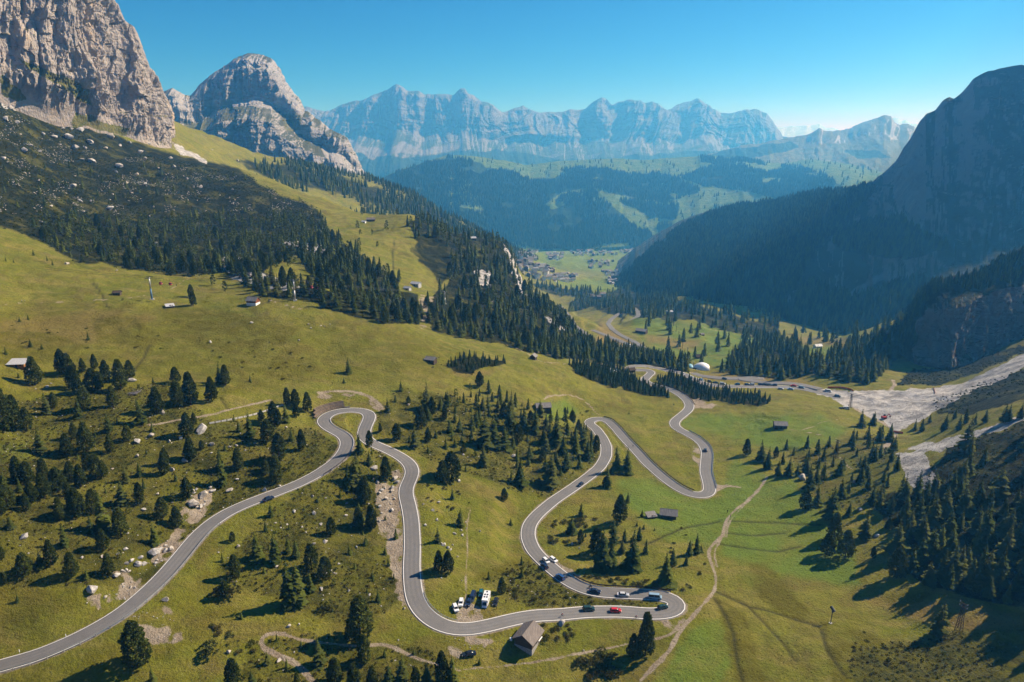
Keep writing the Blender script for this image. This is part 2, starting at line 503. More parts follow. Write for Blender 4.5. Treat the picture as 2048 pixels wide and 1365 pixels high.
ZONES = {
 'heath_slope': ["-200,170 0,200 60,226 120,240 190,257 260,282 330,303 400,320 480,337 512,360 540,385 600,402 650,430 667,480 620,500 560,520 500,560 440,545 380,550 300,547 230,532 160,524 80,484 0,454 -200,380"],
 'ridge_wood': ["812,452 850,428 880,438 930,462 1000,470 1020,500 1048,565 1100,600 1185,684 1180,705 1100,700 1060,703 1000,690 940,678 870,662 850,640 860,600 900,560 905,500 860,480 830,482"],
 'ridge_wood_b': ["845,470 900,495 915,540 880,570 860,545 820,500", "790,580 840,590 850,640 800,650 760,640 760,600"],
 'mid_wood': ["395,548 450,545 520,590 560,600 600,600 660,620 760,645 840,650 850,625 760,600 700,590 620,575 560,560 520,540 440,520 400,530",
              "600,490 680,480 760,540 800,560 790,600 700,590 640,570 610,540"],
 'row_wood': ["1060,698 1180,690 1260,705 1330,715 1375,728 1370,745 1290,733 1200,725 1100,715"],
 'young_wood': ["1140,733 1180,732 1240,740 1275,757 1300,770 1330,782 1338,792 1280,790 1230,775 1170,758"],
 'young_wood_b': ["1310,760 1340,750 1380,760 1410,772 1420,785 1370,790", "1330,775 1400,775 1480,785 1545,800 1520,812 1440,805 1380,800"],
 'small_wood': ["905,722 950,712 1000,722 1020,728 960,735 945,750 905,745 895,735"],
 'valley_wood': ["1440,746 1470,720 1500,695 1555,690 1600,705 1650,722 1700,690 1760,665 1800,645 1835,640 1815,690 1770,740 1735,770 1690,762 1640,752 1560,755 1500,755"],
 'floor_wood': ["1055,565 1100,585 1160,600 1200,622 1250,640 1240,615 1300,600 1340,605 1300,575 1250,575 1200,585 1150,590 1110,570",
                "1120,575 1150,600 1140,625 1190,610 1180,585", "1225,590 1330,600 1360,615 1300,640 1240,625"],
 'pass_wood': ["1290,600 1340,596 1420,620 1500,640 1560,645 1570,690 1530,690 1480,665 1430,655 1380,640 1320,640"],
 'right_wood': ["2300,840 2048,840 1940,895 1880,930 1860,975 1830,985 1770,985 1740,1010 1800,1075 1790,1120 1850,1170 1960,1200 2300,1260"],
 'right_heath': ["2300,820 2048,846 1900,895 1850,960 1830,985 1900,1040 2300,1000"],
 'shade_heath': ["1790,770 1830,735 1900,735 2048,690 2300,640 2300,700 2048,705 1960,745 1880,770", "1870,800 1960,770 2060,735 2300,700 2300,800 2048,800 1940,830 1880,826"],  # lower strip: cast shade put into the ground colour as dark heath
 'copse': ["1560,890 1640,900 1700,870 1760,870 1800,900 1760,1000 1720,1020 1640,1020 1610,960"],
 'rough': ["-200,790 60,800 200,780 330,770 420,840 620,860 680,890 690,930 540,985 430,1030 360,1100 290,1180 160,1170 -200,1180",
           "560,1005 690,930 750,895 800,930 770,980 790,1050 800,1200 720,1260 500,1180 430,1150", "740,840 800,780 900,790 1100,850 1190,860 1200,930 1100,1000 850,920",
           "480,1365 500,1290 640,1270 860,1300 900,1365", "1700,1300 1900,1270 2200,1230 2200,1400 1700,1400", "1060,1120 1180,1180 1330,1200 1300,1215 1050,1215 960,1160"],
 'foot_wood': ["470,318 560,328 640,342 760,378 860,410 960,462 1010,496 1050,520 1040,560 960,520 850,450 760,412 640,378 540,360"],
 'dull': ["-200,600 300,610 480,630 700,640 900,690 1000,730 800,770 640,760 420,800 200,790 -200,800", "-200,960 200,1200 -200,1300", "420,1130 480,1240 300,1330 420,1400 -200,1400 200,1300"],
 'slope_edge': ["80,450 150,430 260,445 380,430 480,425 600,430 660,470 600,520 540,560 450,548 380,550 300,547 230,532 160,524 90,486"],
 'mid_grove': ["850,800 960,775 1090,830 1170,850 1200,905 1110,960 1000,905 900,880 840,850", "1120,1050 1200,1080 1290,1070 1290,1150 1190,1160 1140,1110"],
 'lush': ["1480,950 1640,1000 1700,1090 1720,1170 1560,1150 1440,1110", "1230,960 1300,960 1390,1000 1440,1000 1450,950 1470,920 1530,950 1590,960 1600,1010 1500,1040 1440,1090 1330,1080 1260,1020", "1340,850 1400,830 1640,828 1700,860 1660,890 1560,905 1470,880 1430,870",
          "1270,620 1330,640 1440,650 1560,690 1500,715 1440,735 1380,720 1310,700 1260,650", "1380,1260 1450,1230 1470,1290 1430,1400 1290,1400", "1075,805 1140,800 1160,825 1100,840",
          "1020,490 1400,440 1420,500 1260,560 1080,530", "1090,555 1240,560 1280,600 1130,575", "-100,880 60,885 60,930 -100,930", "1580,670 1730,670 1680,720 1580,700"],
 'bog': ["1500,1130 1530,1125 1590,1190 1620,1225 1600,1250 1520,1200", "1430,1190 1490,1220 1530,1365 1470,1365", "1640,1240 1720,1260 1900,1330 1880,1365 1660,1365", "950,1150 1060,1110 1060,1130 950,1170", "1870,1180 1760,1190 1800,1230", "330,618 420,615 520,640 600,655 560,690 460,705 390,690 330,650", "180,640 260,630 330,680 300,700 200,680", "560,715 640,728 610,760 530,752", "0,660 120,670 160,700 60,730 -100,720"],
 'brown': ["1570,670 1740,680 1730,700 1600,690", "1400,745 1600,755 1640,770 1500,765 1410,762", "1195,640 1300,700 1260,705 1190,690", "0,640 200,620 330,630 180,690 0,700", "1700,1190 1960,1210 2100,1260 1900,1260",
           "930,735 1000,740 960,755 900,750", "1290,670 1400,680 1390,700 1300,690"],
 'gravel': ["757,955 800,940 803,1000 800,1060 806,1120 808,1210 800,1220 790,1170 768,1080 748,1010", "372,1000 425,975 425,1000 400,1050 345,1120 310,1140 300,1110 350,1060",
            "222,1142 285,1146 290,1160 260,1190 235,1210 213,1208", "262,1232 330,1212 352,1240 362,1272 400,1288 300,1288 275,1270", "170,1195 200,1185 200,1220 175,1220",
            "888,1274 940,1274 990,1282 955,1300 930,1320 905,1318", "914,1250 970,1250 960,1210 935,1205 910,1225", "740,795 765,815 760,825 735,805", "632,790 700,782 740,792 700,790 640,800",
            "1096,1113 1125,1125 1160,1150 1148,1160 1110,1130", "1374,790 1420,805 1440,815 1390,820", "1378,890 1408,900 1400,940 1385,915", "1425,985 1480,965 1430,975",
            "1180,722 1245,735 1255,742 1195,742", "1085,700 1150,730 1180,732 1095,712", "1055,710 1090,700 1060,718", "840,590 870,598 850,660 840,660 846,610",
            "700,590 760,612 755,616 700,596", "1325,1246 1368,1236 1378,1244 1340,1262"],
 'quarry': ["1608,776 1660,778 1705,784 1745,781 1800,781 1862,777 1930,764 1982,742 2060,702 2300,620 2300,690 2060,728 2010,758 1946,783 1897,806 1868,826 1830,850 1790,868 1758,842 1716,820 1662,797"],
 'scree': ["1808,900 1840,888 1895,876 1963,858 2040,832 2140,800 2140,815 2040,846 1930,885 1880,905", "1792,905 1850,905 1870,950 1885,985 1850,1000 1815,965 1800,930", "425,515 470,510 520,545 600,575 560,585 470,560",
           "560,485 660,490 670,510 600,500", "945,540 985,545 980,575 955,570", "1085,630 1110,640 1130,665 1100,650", "1000,478 1016,486 1030,515 1046,560 1058,596 1040,590 1022,545 1010,510", "0,195 60,212 150,240 230,262 140,248 0,215", "335,285 400,310 420,330 350,300", "2048,700 2300,620 2300,680"],
}
R = {}
for k, v in ZONES.items():
    R[k] = raster(v, blur={'heath_slope': 9, 'lush': 14, 'dull': 12, 'bog': 7, 'brown': 9, 'rough': 6}.get(k, 2))
CAMDIST = None
GPX, GPY, GD = proj(GX, GY, GZ)
def zone(k, rmin=0, rmax=1e9):
    m = rsample(R[k], GPX, GPY)
    return m * ((GR > rmin) & (GR < rmax))

PATHS = [  # (photo line, half width m)
 ("638,786 673,782 702,783 729,788 746,798 758,808 765,818", 1.32),
 ("1087,799 1100,792 1128,788 1158,795 1182,812 1198,830", 0.78),
 ("-40,614 0,611 51,606 137,606 205,600 266,596 307,587 348,576 379,556", 0.42),
 ("1534,954 1519,978 1495,1002 1464,1026 1450,1047 1447,1071 1423,1091 1416,1108 1425,1132 1433,1160 1430,1180 1409,1207 1382,1238 1358,1265 1339,1303 1312,1330 1281,1362", 0.78),
 ("1447,1071 1436,1090 1427,1105 1434,1135", 0.48), ("1500,1000 1470,1030 1456,1050 1452,1075", 0.42),
 ("1380,1240 1346,1269 1322,1277 1261,1286 1206,1298 1158,1308 1090,1322 1022,1329 970,1335 919,1341", 0.42),
 ("1358,1250 1340,1275 1315,1279", 0.36), ("1330,1320 1310,1335 1270,1362", 0.24),
 ("567,1269 533,1264 516,1276 515,1293 540,1306 577,1317 601,1332 625,1362", 0.96),
 ("567,1269 598,1279 632,1286 683,1288 714,1296 762,1286 793,1296 823,1315 864,1327 919,1341", 0.66),
 ("940,1020 933,1054 935,1105 931,1156 933,1190 930,1230", 0.48),
 ("300,850 359,840 410,833 454,821 495,811 543,800", 0.9),
 ("1014,690 1040,700 1062,712 1075,722 1100,726 1140,729", 0.84), ("535,600 575,612 600,618", 0.6),
 ("740,425 748,430 735,440 728,446", 0.6), ("958,570 980,595 986,606", 0.48),
 ("1668,792 1690,800 1720,825 1760,842 1790,862 1786,880 1770,895", 1.8), ("1780,782 1790,770 1786,760", 1.5),
 ("1760,810 1800,822 1830,845", 1.5), ("1396,655 1450,662 1520,675", 0.9), ("1350,575 1420,580", 0.6),
 ("1705,940 1690,925 1680,915", 0.48), ("1480,975 1455,970 1428,985", 0.72), ("1640,870 1600,862 1575,858", 0.36), ("1700,838 1640,846 1600,862", 0.36),
 ("1550,952 1575,965 1590,980", 0.3),
]
PATHD = np.full(GX.shape, 1e9); PL = []
for s, w in PATHS:
    ln = worldline(s, 2.5, 5, 5); PL.append(ln)
    D, _ = nearest(ln, GX, GY, 12 + w); PATHD = np.minimum(PATHD, D - w)
DITCH = ["1428,1196 1450,1228 1467,1265 1472,1310 1485,1362", "1433,1184 1491,1211 1539,1221 1587,1238 1640,1252", "1495,1211 1525,1242 1567,1286 1590,1320", "1642,1259 1655,1303 1690,1351",
  "1454,1042 1553,1045 1640,1050", "1440,1088 1491,1096 1553,1104 1600,1093", "1452,1066 1500,1071 1570,1066", "1290,1090 1370,1055 1440,1042", "440,795 458,820", "185,565 205,592 212,612 220,617", "240,780 300,690", "150,525 170,535 200,545", "790,475 785,510 787,545"]
DITD = np.full(GX.shape, 1e9)
for s in DITCH:
    D, _ = nearest(worldline(s, 2.5, 3, 3), GX, GY, 8); DITD = np.minimum(DITD, D)

wob = fbm(GX / 6, GY / 6, 3, 77)
heath = np.clip(zone('heath_slope', 300) + zone('right_heath', 0, 900) * .9 + zone('shade_heath', 0, 900), 0, 1)
wood = np.clip(.75 * zone('foot_wood', 1200, 2600) + zone('ridge_wood', 450, 1150) + .8 * zone('ridge_wood_b', 450, 1150) + zone('mid_wood', 350, 900) + zone('row_wood', 400, 1000) + zone('young_wood', 350, 800) + zone('young_wood_b', 350, 800)
               + zone('small_wood') + zone('valley_wood', 500, 1400) + zone('floor_wood', 700, 3000) + zone('pass_wood', 700, 2500) + .8 * zone('right_wood', 0, 600) + .45 * zone('copse'), 0, 1)
rough = zone('rough', 0, 700)
GZ = GZ + np.clip(rough + heath + .5 * wood, 0, 1) * (fbm(GX / 4.2, GY / 4.2, 2, 3) * .42 + fbm(GX / 9, GY / 9, 2, 8) * .5) * sstep(.5, 6, ROADD) * sstep(0, 4, PATHD)
GZ = GZ - .35 * np.exp(-(DITD / 1.0) ** 2)
quarry = zone('quarry', 300, 900)
GZ = GZ + quarry * (ridged(GX / 17 + .3 * GY / 17, GY / 30, 3, 21) - .5) * 3.2 * sstep(2, 12, ROADD)
gravel = np.clip(zone('gravel', 0, 1200) * sstep(-.35, .25, wob + .12) + (1 - sstep(-.6, .5, PATHD - wob * .5)) + .75 * (1 - sstep(.1, 1.4, ROADD - .9 * np.maximum(wob, -.2))), 0, 1)
gravel = np.maximum(gravel, quarry * (1 - sstep(0, 3, PATHD)))
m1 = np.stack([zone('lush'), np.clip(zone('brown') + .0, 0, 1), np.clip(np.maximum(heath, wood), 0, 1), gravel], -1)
m2 = np.stack([np.clip(quarry + zone('scree'), 0, 1), np.clip(zone('bog') + .5 * zone('dull', 0, 700), 0, 1), np.clip(rough, 0, 1), np.clip(np.exp(-(DITD / .8) ** 2), 0, 1)], -1)

idx = np.arange(NR * NTH).reshape(NR, NTH)
faces = np.stack([idx[:-1, :-1], idx[:-1, 1:], idx[1:, 1:], idx[1:, :-1]], -1).reshape(-1, 4)

t = NT('ground_cover', 0.95, 0.08)
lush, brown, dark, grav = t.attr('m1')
rock, bog, rgh, ditch = t.attr('m2')
nA = t.noise(0.018, 6, 0.62); nB = t.noise(0.13, 6, 0.7); nC = t.noise(0.9, 5, 0.75); nD = t.noise(0.05, 5, .6, dist=.8)
nS = t.noise(0.045, 5, .65, stretch=(1, 2.6, 1))
g = t.mix(t.ramp(nA, .35, .65), (.148, .158, .011), (.212, .206, .024))
g = t.mix(t.ramp(nS, .42, .68), g, (.245, .205, .046))
g = t.mix(t.math('MULTIPLY', t.ramp(nD, .5, .7), .55), g, (.108, .138, .010))
g = t.mix(t.ramp(nB, .44, .66, 0, .5), g, (.098, .096, .010))
g = t.mix(t.ramp(nC, .50, .72, 0, .35), g, (.240, .210, .052))
g = t.mix(t.ramp(t.noise(.032, 6, .68, dist=1.2), .50, .64, 0, .55), g, t.mix(t.ramp(nB, .4, .6), (.100, .078, .014), (.175, .130, .034)))
g = t.mix(t.math('MULTIPLY', lush, t.ramp(nD, .28, .62, .4, .95)), g, (.130, .192, .022))
g = t.mix(t.math('MULTIPLY', brown, t.ramp(nB, .3, .6, .4, .9)), g, (.230, .160, .050))
g = t.mix(t.math('MULTIPLY', bog, t.ramp(nB, .35, .6, .4, .95)), g, (.110, .098, .004))
rg = t.mix(t.ramp(nB, .4, .62), (.036, .040, .005), (.120, .112, .014))
rg = t.mix(t.ramp(nC, .52, .70, 0, .55), rg, (.110, .070, .014))
g = t.mix(t.math('MULTIPLY', rgh, t.ramp(nD, .3, .62, .35, .95)), g, rg)
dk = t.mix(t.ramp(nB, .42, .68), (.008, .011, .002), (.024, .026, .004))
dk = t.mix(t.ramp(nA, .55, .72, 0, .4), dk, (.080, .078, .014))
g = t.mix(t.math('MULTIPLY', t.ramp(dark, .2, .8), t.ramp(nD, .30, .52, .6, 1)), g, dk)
g = t.mix(t.ramp(nC, .50, .66, 0, .55), g, t.mix(.62, g, (.024, .026, .008)))
nF = t.noise(2.6, 3, .75)
g = t.mix(t.ramp(nF, .54, .70, 0, .40), g, t.mix(.5, g, (.20, .18, .06)))
g = t.mix(t.math('MULTIPLY', ditch, .75), g, (.035, .030, .012))
nE = t.noise(3.2, 3, .7)
gr = t.mix(t.ramp(nB, .35, .65), (.250, .195, .135), (.360, .300, .225))
gr = t.mix(t.ramp(nE, .5, .75, 0, .55), gr, (.470, .425, .360))
g = t.mix(t.ramp(t.math('ADD', grav, t.math('MULTIPLY', t.math('SUBTRACT', nC, .5), .9)), .30, .85), g, gr)
rk = t.mix(t.ramp(nB, .35, .65), (.330, .320, .305), (.560, .530, .495))
rk = t.mix(t.ramp(t.noise(.055, 5, .7, stretch=(1, 2.2, 1)), .48, .62, 0, .75), rk, (.200, .190, .180))
rk = t.mix(t.ramp(nC, .55, .75, 0, .45), rk, (.190, .180, .165))
g = t.mix(t.ramp(t.math('ADD', rock, t.math('MULTIPLY', t.math('SUBTRACT', nB, .5), .6)), .4, .62), g, rk)
nz = t.normal_z()
g = t.mix(t.math('MULTIPLY', t.ramp(nz, .52, .38), .7), g, (.260, .225, .185))
t.bump(t.math('ADD', t.math('MULTIPLY', nB, 1.6), nC), .95, 1.6)
GROUND = t.color(g)

def build_ground():
    global GPX, GPY, GD
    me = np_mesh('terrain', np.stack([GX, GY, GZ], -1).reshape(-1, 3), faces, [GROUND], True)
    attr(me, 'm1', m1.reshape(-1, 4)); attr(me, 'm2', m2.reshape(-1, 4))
    tag(link('terrain', me), kind='structure')
build_ground()
GPX, GPY, GD = proj(GX, GY, GZ)

# ------------------------------------------------------------------ road, edge lines
ta = NT('asphalt', .88, .25)
a1 = ta.noise(.35, 5, .65); a2 = ta.noise(3.0, 3, .7)
a3 = ta.noise(.06, 3, .6)
wear = ta.attr('m1')[0]
ASPH = ta.color(ta.mix(ta.math('MAXIMUM', ta.ramp(a3, .45, .62, 0, .4), ta.math('MULTIPLY', wear, .45)), ta.mix(ta.ramp(a2, .3, .7), ta.mix(ta.ramp(a1, .35, .65), (.128, .122, .118), (.165, .158, .152)), (.185, .178, .170)), (.100, .096, .094)))
WHITE = flat('road_paint', (.72, .70, .66), .7, .2, .08, .8)

def ribbon(name, line, o0, o1, dz, mat, parent=None, skirt=0.0, kind=None):
    tg = np.gradient(line[:, :2], axis=0); tg /= np.linalg.norm(tg, axis=1)[:, None] + 1e-9
    nrm = np.c_[tg[:, 1], -tg[:, 0]]
    cols = []
    offs = np.linspace(o0, o1, 9) if abs(o1 - o0) > 2 else np.array([o0, o1])
    for o in offs: cols.append(np.c_[line[:, :2] + nrm * o, line[:, 2] + dz])
    if skirt:
        cols.insert(0, np.c_[line[:, :2] + nrm * (o0 - .4), line[:, 2] + dz - skirt])
        cols.append(np.c_[line[:, :2] + nrm * (o1 + .4), line[:, 2] + dz - skirt])
    V = np.stack(cols, 1); n, k = V.shape[:2]
    ii = np.arange(n * k).reshape(n, k)
    f = np.stack([ii[:-1, :-1], ii[:-1, 1:], ii[1:, 1:], ii[1:, :-1]], -1).reshape(-1, 4)
    me = np_mesh(name, V.reshape(-1, 3), f[:, ::-1], [mat], True)
    if skirt:
        A = np.zeros((n, k, 4), np.float32); A[:, [2, 4, 6, 8], 0] = 1; attr(me, 'm1', A.reshape(-1, 4))
    o = link(name, me, parent)
    if kind: o['kind'] = kind
    return o

for k, line in RL.items():
    w = RW[k]
    rd = ribbon('road', line, -w, w, .12 if k == 'main' else .3, ASPH, skirt=.5, kind='structure')
    if k == 'main':
        for s in (-1, 1):
            a, b = sorted((s * (w - .40), s * (w - .14)))
            ribbon('edge_line', line, a, b, .135, WHITE, rd)

ROADG = ROADD
# ------------------------------------------------------------------ mountains
def rockmat(name, c1, c2, streak, grass=None, scree=(.42, .40, .38), sc=1.0, dark=None, streak_amt=.5, grass_hi=.82, past=((.12, .13, .035), (.19, .165, .06))):
    t = NT(name, .95, .05)
    a = t.noise(.012 / sc, 7, .68); b = t.noise(.06 / sc, 6, .7); v = t.noise(.02 / sc, 5, .6, stretch=(1, 1, .18))
    lay = t.noise(.012 / sc, 4, .6, stretch=(.25, .25, 3.2))
    c = t.mix(t.ramp(a, .35, .65), c1, c2)
    c = t.mix(t.ramp(v, .52, .68, 0, streak_amt), c, streak)
    c = t.mix(t.ramp(b, .5, .72, 0, .55), c, tuple(x * .5 for x in c1))
    c = t.mix(t.ramp(lay, .52, .64, 0, .35), c, scree)
    nz = t.normal_z()
    f = t.ramp(t.math('ADD', nz, t.math('MULTIPLY', t.math('SUBTRACT', b, .5), .5)), .52, .72)
    c = t.mix(f, c, scree)
    if grass:
        f2 = t.ramp(t.math('ADD', nz, t.math('MULTIPLY', t.math('SUBTRACT', a, .5), .7)), grass_hi - .12, grass_hi)
        c = t.mix(f2, c, grass)
    if dark:
        g, d, s, _ = t.attr('m1')
        c = t.mix(t.ramp(s, .3, .7), c, scree)
        c = t.mix(t.ramp(t.math('ADD', g, t.math('MULTIPLY', t.math('SUBTRACT', b, .5), .8)), .35, .65), c, t.mix(t.ramp(b, .35, .65), *past))
        c = t.mix(t.ramp(t.math('ADD', d, t.math('MULTIPLY', t.math('SUBTRACT', b, .5), .7)), .38, .62), c, t.mix(t.ramp(b, .35, .7), dark, tuple(x * 2.0 for x in dark)))
    e = t.noise(.22 / sc, 5, .75, stretch=(1, 1, .3))
    c = t.mix(t.ramp(e, .52, .68, 0, .42), c, t.mix(.5, c, (.03, .03, .03)))
    t.bump(t.math('ADD', t.math('MULTIPLY', a, 2), t.math('ADD', b, t.math('MULTIPLY', e, .7))), .9, 7 * sc)
    return t.color(c)

def sheet(name, crest, base, n_u, n_t, mat, prof=None, ribs=(40, 1.0), amp=20, zamp=0, jag=0, back=(600, 80), seed=0,
          shade=None, label=None, big=(0, 1), taper=.15, kind='structure', strata=0, bdep=60, warp=.25, crack=.30, led=.10, block=.0, slant=0.0, crisp=False):
    """a mountain face between a base line and a crest line, with ribs, gullies and ledges, and a back slope behind the crest"""
    Cc = np.array([[*unproj(*p)] for p in P2(crest)]); Bb = np.array([[*unproj(*p)] for p in P2(base)])
    def along(A, key):
        s = np.r_[0, np.cumsum(np.linalg.norm(np.diff(key, axis=0), axis=1))]; s /= s[-1]
        return s
    pc, pb = P2(crest), P2(base)
    # match crest and base by photo column
    xs = np.linspace(0, 1, n_u)
    xc = np.interp(xs, along(Cc, pc[:, :2]), pc[:, 0]) if False else np.linspace(pc[0, 0], pc[-1, 0], n_u)
    sc_ = along(Cc, pc[:, :2])
    u = np.linspace(0, 1, n_u)
    C = np.stack([np.interp(u, sc_, Cc[:, k]) for k in range(3)], 1)
    cx = np.interp(u, sc_, pc[:, 0])
    frac = (cx - pc[0, 0]) / (pc[-1, 0] - pc[0, 0] + 1e-9)
    bx = pb[0, 0] + frac * (pb[-1, 0] - pb[0, 0])
    B = np.stack([np.interp(bx, pb[:, 0], Bb[:, k]) for k in range(3)], 1)
    B[:, 2] -= 0
    tt = np.linspace(0, 1, n_t)
    pr = prof if prof is not None else (lambda t, u: t)
    # height parameter is t; horizontal progress is the profile
    Tm, Um = np.meshgrid(tt, u, indexing='ij')
    hp = pr(Tm, Um)
    X = B[:, 0] + (C - B)[:, 0] * hp; Y = B[:, 1] + (C - B)[:, 1] * hp; Z = B[:, 2] + (C - B)[:, 2] * Tm
    # outward direction: horizontal, square to the line of the face, towards the camera
    tan = np.gradient((B + C)[:, :2] / 2, axis=0)
    k = 9; tan = np.stack([np.convolve(np.pad(tan[:, q], k, mode='edge'), np.ones(2 * k + 1) / (2 * k + 1), 'valid') for q in (0, 1)], 1)
    tan /= np.linalg.norm(tan, axis=1)[:, None] + 1e-9
    out = np.c_[tan[:, 1], -tan[:, 0]]
    mid = (B + C)[:, :2] / 2
    out *= np.sign((out * -mid).sum())
    away = mid / np.linalg.norm(mid, axis=1)[:, None]
    s_len = np.r_[0, np.cumsum(np.linalg.norm(np.diff((B + C)[:, :2] / 2, axis=0), axis=1))]
    S = np.broadcast_to(s_len, Z.shape)
    w = ribs[0]
    S0 = S
    if slant: S = S + slant * (Z - Z.mean()) * fbm(S / (w * 6), S * 0, 2, seed + 90) * 2
    n1 = ridged(S / w + warp * fbm(S / w * .45, Z / w * .4, 3, seed + 3) * 2, Z / (w * 3.5), 6, seed, .55) - .55
    n2 = fbm(S / (w * .30), Z / (w * .95), 4, seed + 9)
    n3 = fbm(S / (w * .09), Z / (w * .30), 3, seed + 60)
    ck = sstep(.80, .96, ridged(S / (w * .42) + .3 * fbm(S / w, Z / w, 3, seed + 66), Z / (w * 2.4), 2, seed + 70))
    lg = fbm(S / (w * 2.2), Z / (w * .16), 3, seed + 75)
    disp = amp * (n1 * 1.6 * ribs[1] + .34 * n2 + .10 * n3 - crack * ck + led * lg)
    if block:
        for fs, fz, am in ((.46, 1.5, 1.0), (.20, .60, .55), (.09, .28, .28)):
            a_ = np.floor(S / (w * fs) + .8 * fbm(S / w, Z / w, 3, seed + 101)); b_ = np.floor(Z / (w * fz) + .8 * fbm(S / w, Z / w, 3, seed + 103) + _h(a_.astype(np.int64), a_.astype(np.int64) * 0, seed + 5))
            disp = disp + amp * block * am * (_h(a_.astype(np.int64), b_.astype(np.int64), seed + 7) - .5)
    if big[0]: disp = disp + big[0] * (ridged(S / big[1], Z / (big[1] * 4), 2, seed + 40, .4) - .6)
    if strata:
        q = Z / strata + .5 * fbm(S / 300, Z / 300, 2, seed + 5)
        disp = disp + (np.abs((q % 1) - .5) * 2 - .5) * strata * .28
    edge = sstep(0, taper, Tm) * (1 - .75 * sstep(1 - taper, 1, Tm))
    disp = disp * edge
    X = X + out[:, 0] * disp; Y = Y + out[:, 1] * disp
    if zamp: Z = Z + zamp * fbm(S / w * 1.3, X / w, 4, seed + 21) * edge
    if jag: Z = Z + jag * (fbm(S / (jag * 5), S * 0 + seed, 4, seed + 30)) * sstep(.5, 1, Tm)
    # back slope
    nb = 10
    rows = [np.stack([X, Y, Z], -1)]
    q = np.linspace(0, 1, nb + 1)[1:]
    zc = Z[-1]
    bk = np.stack([np.stack([X[-1] + away[:, 0] * back[0] * s, Y[-1] + away[:, 1] * back[0] * s,
                             zc - back[1] * s ** 1.5 + 0.25 * amp * fbm(s_len / w, s_len * 0 + s * 4, 3, seed) * s], -1) for s in q], 0)
    # below the base, so that no gap shows under the foot
    ft = np.stack([B[:, 0] + out[:, 0] * 0, B[:, 1] + out[:, 1] * 0, B[:, 2] - bdep], -1)[None]
    V = np.concatenate([ft, rows[0], bk], 0)
    nr = V.shape[0]
    ii = np.arange(nr * n_u).reshape(nr, n_u)
    f = np.stack([ii[:-1, :-1], ii[:-1, 1:], ii[1:, 1:], ii[1:, :-1]], -1).reshape(-1, 4)
    me = np_mesh(name, V.reshape(-1, 3), f, [mat], not crisp)
    px, py, d = proj(V[..., 0], V[..., 1], V[..., 2])
    M = np.zeros(V.shape[:2] + (4,), np.float32)
    if shade: M = shade(px, py, V, M)
    attr(me, 'm1', M.reshape(-1, 4))
    o = link(name, me)
    tag(o, kind=kind)
    return o, V

# --- the big wall at the left
M_WALL = rockmat('grey_limestone', (.300, .262, .232), (.440, .382, .330), (.600, .440, .270), (.130, .120, .040), (.420, .370, .320), .8, (.03, .035, .014), .8)
def sh_wall(px, py, V, M):
    m = raster(["30,110 90,140 150,165 178,180 175,200 120,170 60,140", "125,165 165,180 190,215 165,205", "0,150 20,160 60,200 30,205 0,190", "150,225 260,262 250,275 140,245"], 2)
    M[..., 0] = rsample(m, px, py); return M
_, VW = sheet('cliff_wall', "-330,-420,760 -150,-330,820 60,-220,880 170,-110,930 222,-22,985 240,8,1005 252,40,1020 270,55,1032 281,82,1045 291,104,1058 303,134,1072 318,152,1085 330,186,1098 344,214,1112 350,255,1130 358,295,1150",
      "-330,130,700 -150,165,770 0,205,850 90,232,890 150,248,925 230,270,985 290,290,1030 350,303,1090 366,310,1150", 560, 400, M_WALL,
      prof=lambda t, u: .10 * t + .90 * t ** 1.25, ribs=(52, 1.0), amp=26, zamp=5, back=(700, -40), seed=11, shade=sh_wall, big=(30, 190), strata=0, block=.32, crisp=True)

# --- the dome behind it
M_DOME = rockmat('pale_limestone', (.190, .178, .168), (.290, .268, .248), (.340, .270, .215), (.100, .098, .042), (.380, .355, .330), 1.6, (.02, .03, .014), .45, .93)
def dome_prof(t, u):
    # lower cliff, sloping shelf, upper cliff
    ft = .22 * np.clip(t / .16, 0, 1); lo = .12 * np.clip((t - .16) / .28, 0, 1); sh = .40 * np.clip((t - .42) / .18, 0, 1); up = .26 * np.clip((t - .58) / .42, 0, 1) ** 3.2
    return ft + lo + sh + up
def sh_dome(px, py, V, M):
    m = raster(["610,320 650,325 690,352 660,356 625,345", "640,290 672,300 700,345 660,330", "560,352 600,345 650,362 560,365", "380,205 480,200 560,190 590,200 600,215 480,214 390,214", "330,190 380,200 400,250 350,230"], 3)
    g = raster(["560,225 600,225 610,260 570,262", "360,240 420,240 410,270 370,265"], 3)
    M[..., 2] = rsample(m, px, py); M[..., 0] = .6 * rsample(g, px, py); return M
sheet('dome_mountain', """322,182,2450 345,180,2450 362,186,2470 380,190,2500 400,170,2560 430,145,2600 455,127,2620 478,113,2630 503,108,2640 528,108,2640 547,117,2630 560,131,2610
  570,150,2590 582,176,2560 592,190,2540 603,204,2520 612,224,2490 640,240,2450 662,258,2420 690,274,2400 706,298,2380 722,328,2350 736,349,2320 750,358,2300""",
  "300,345,2150 400,355,2120 480,360,2100 560,368,2080 640,375,2080 700,378,2080 770,388,2100", 470, 270, M_DOME, prof=dome_prof, ribs=(95, 1.0), amp=42, zamp=8, jag=9, back=(900, 700), seed=23, shade=sh_dome, big=(60, 300), strata=0, block=.38, led=.26, crisp=True, taper=.1, bdep=200)

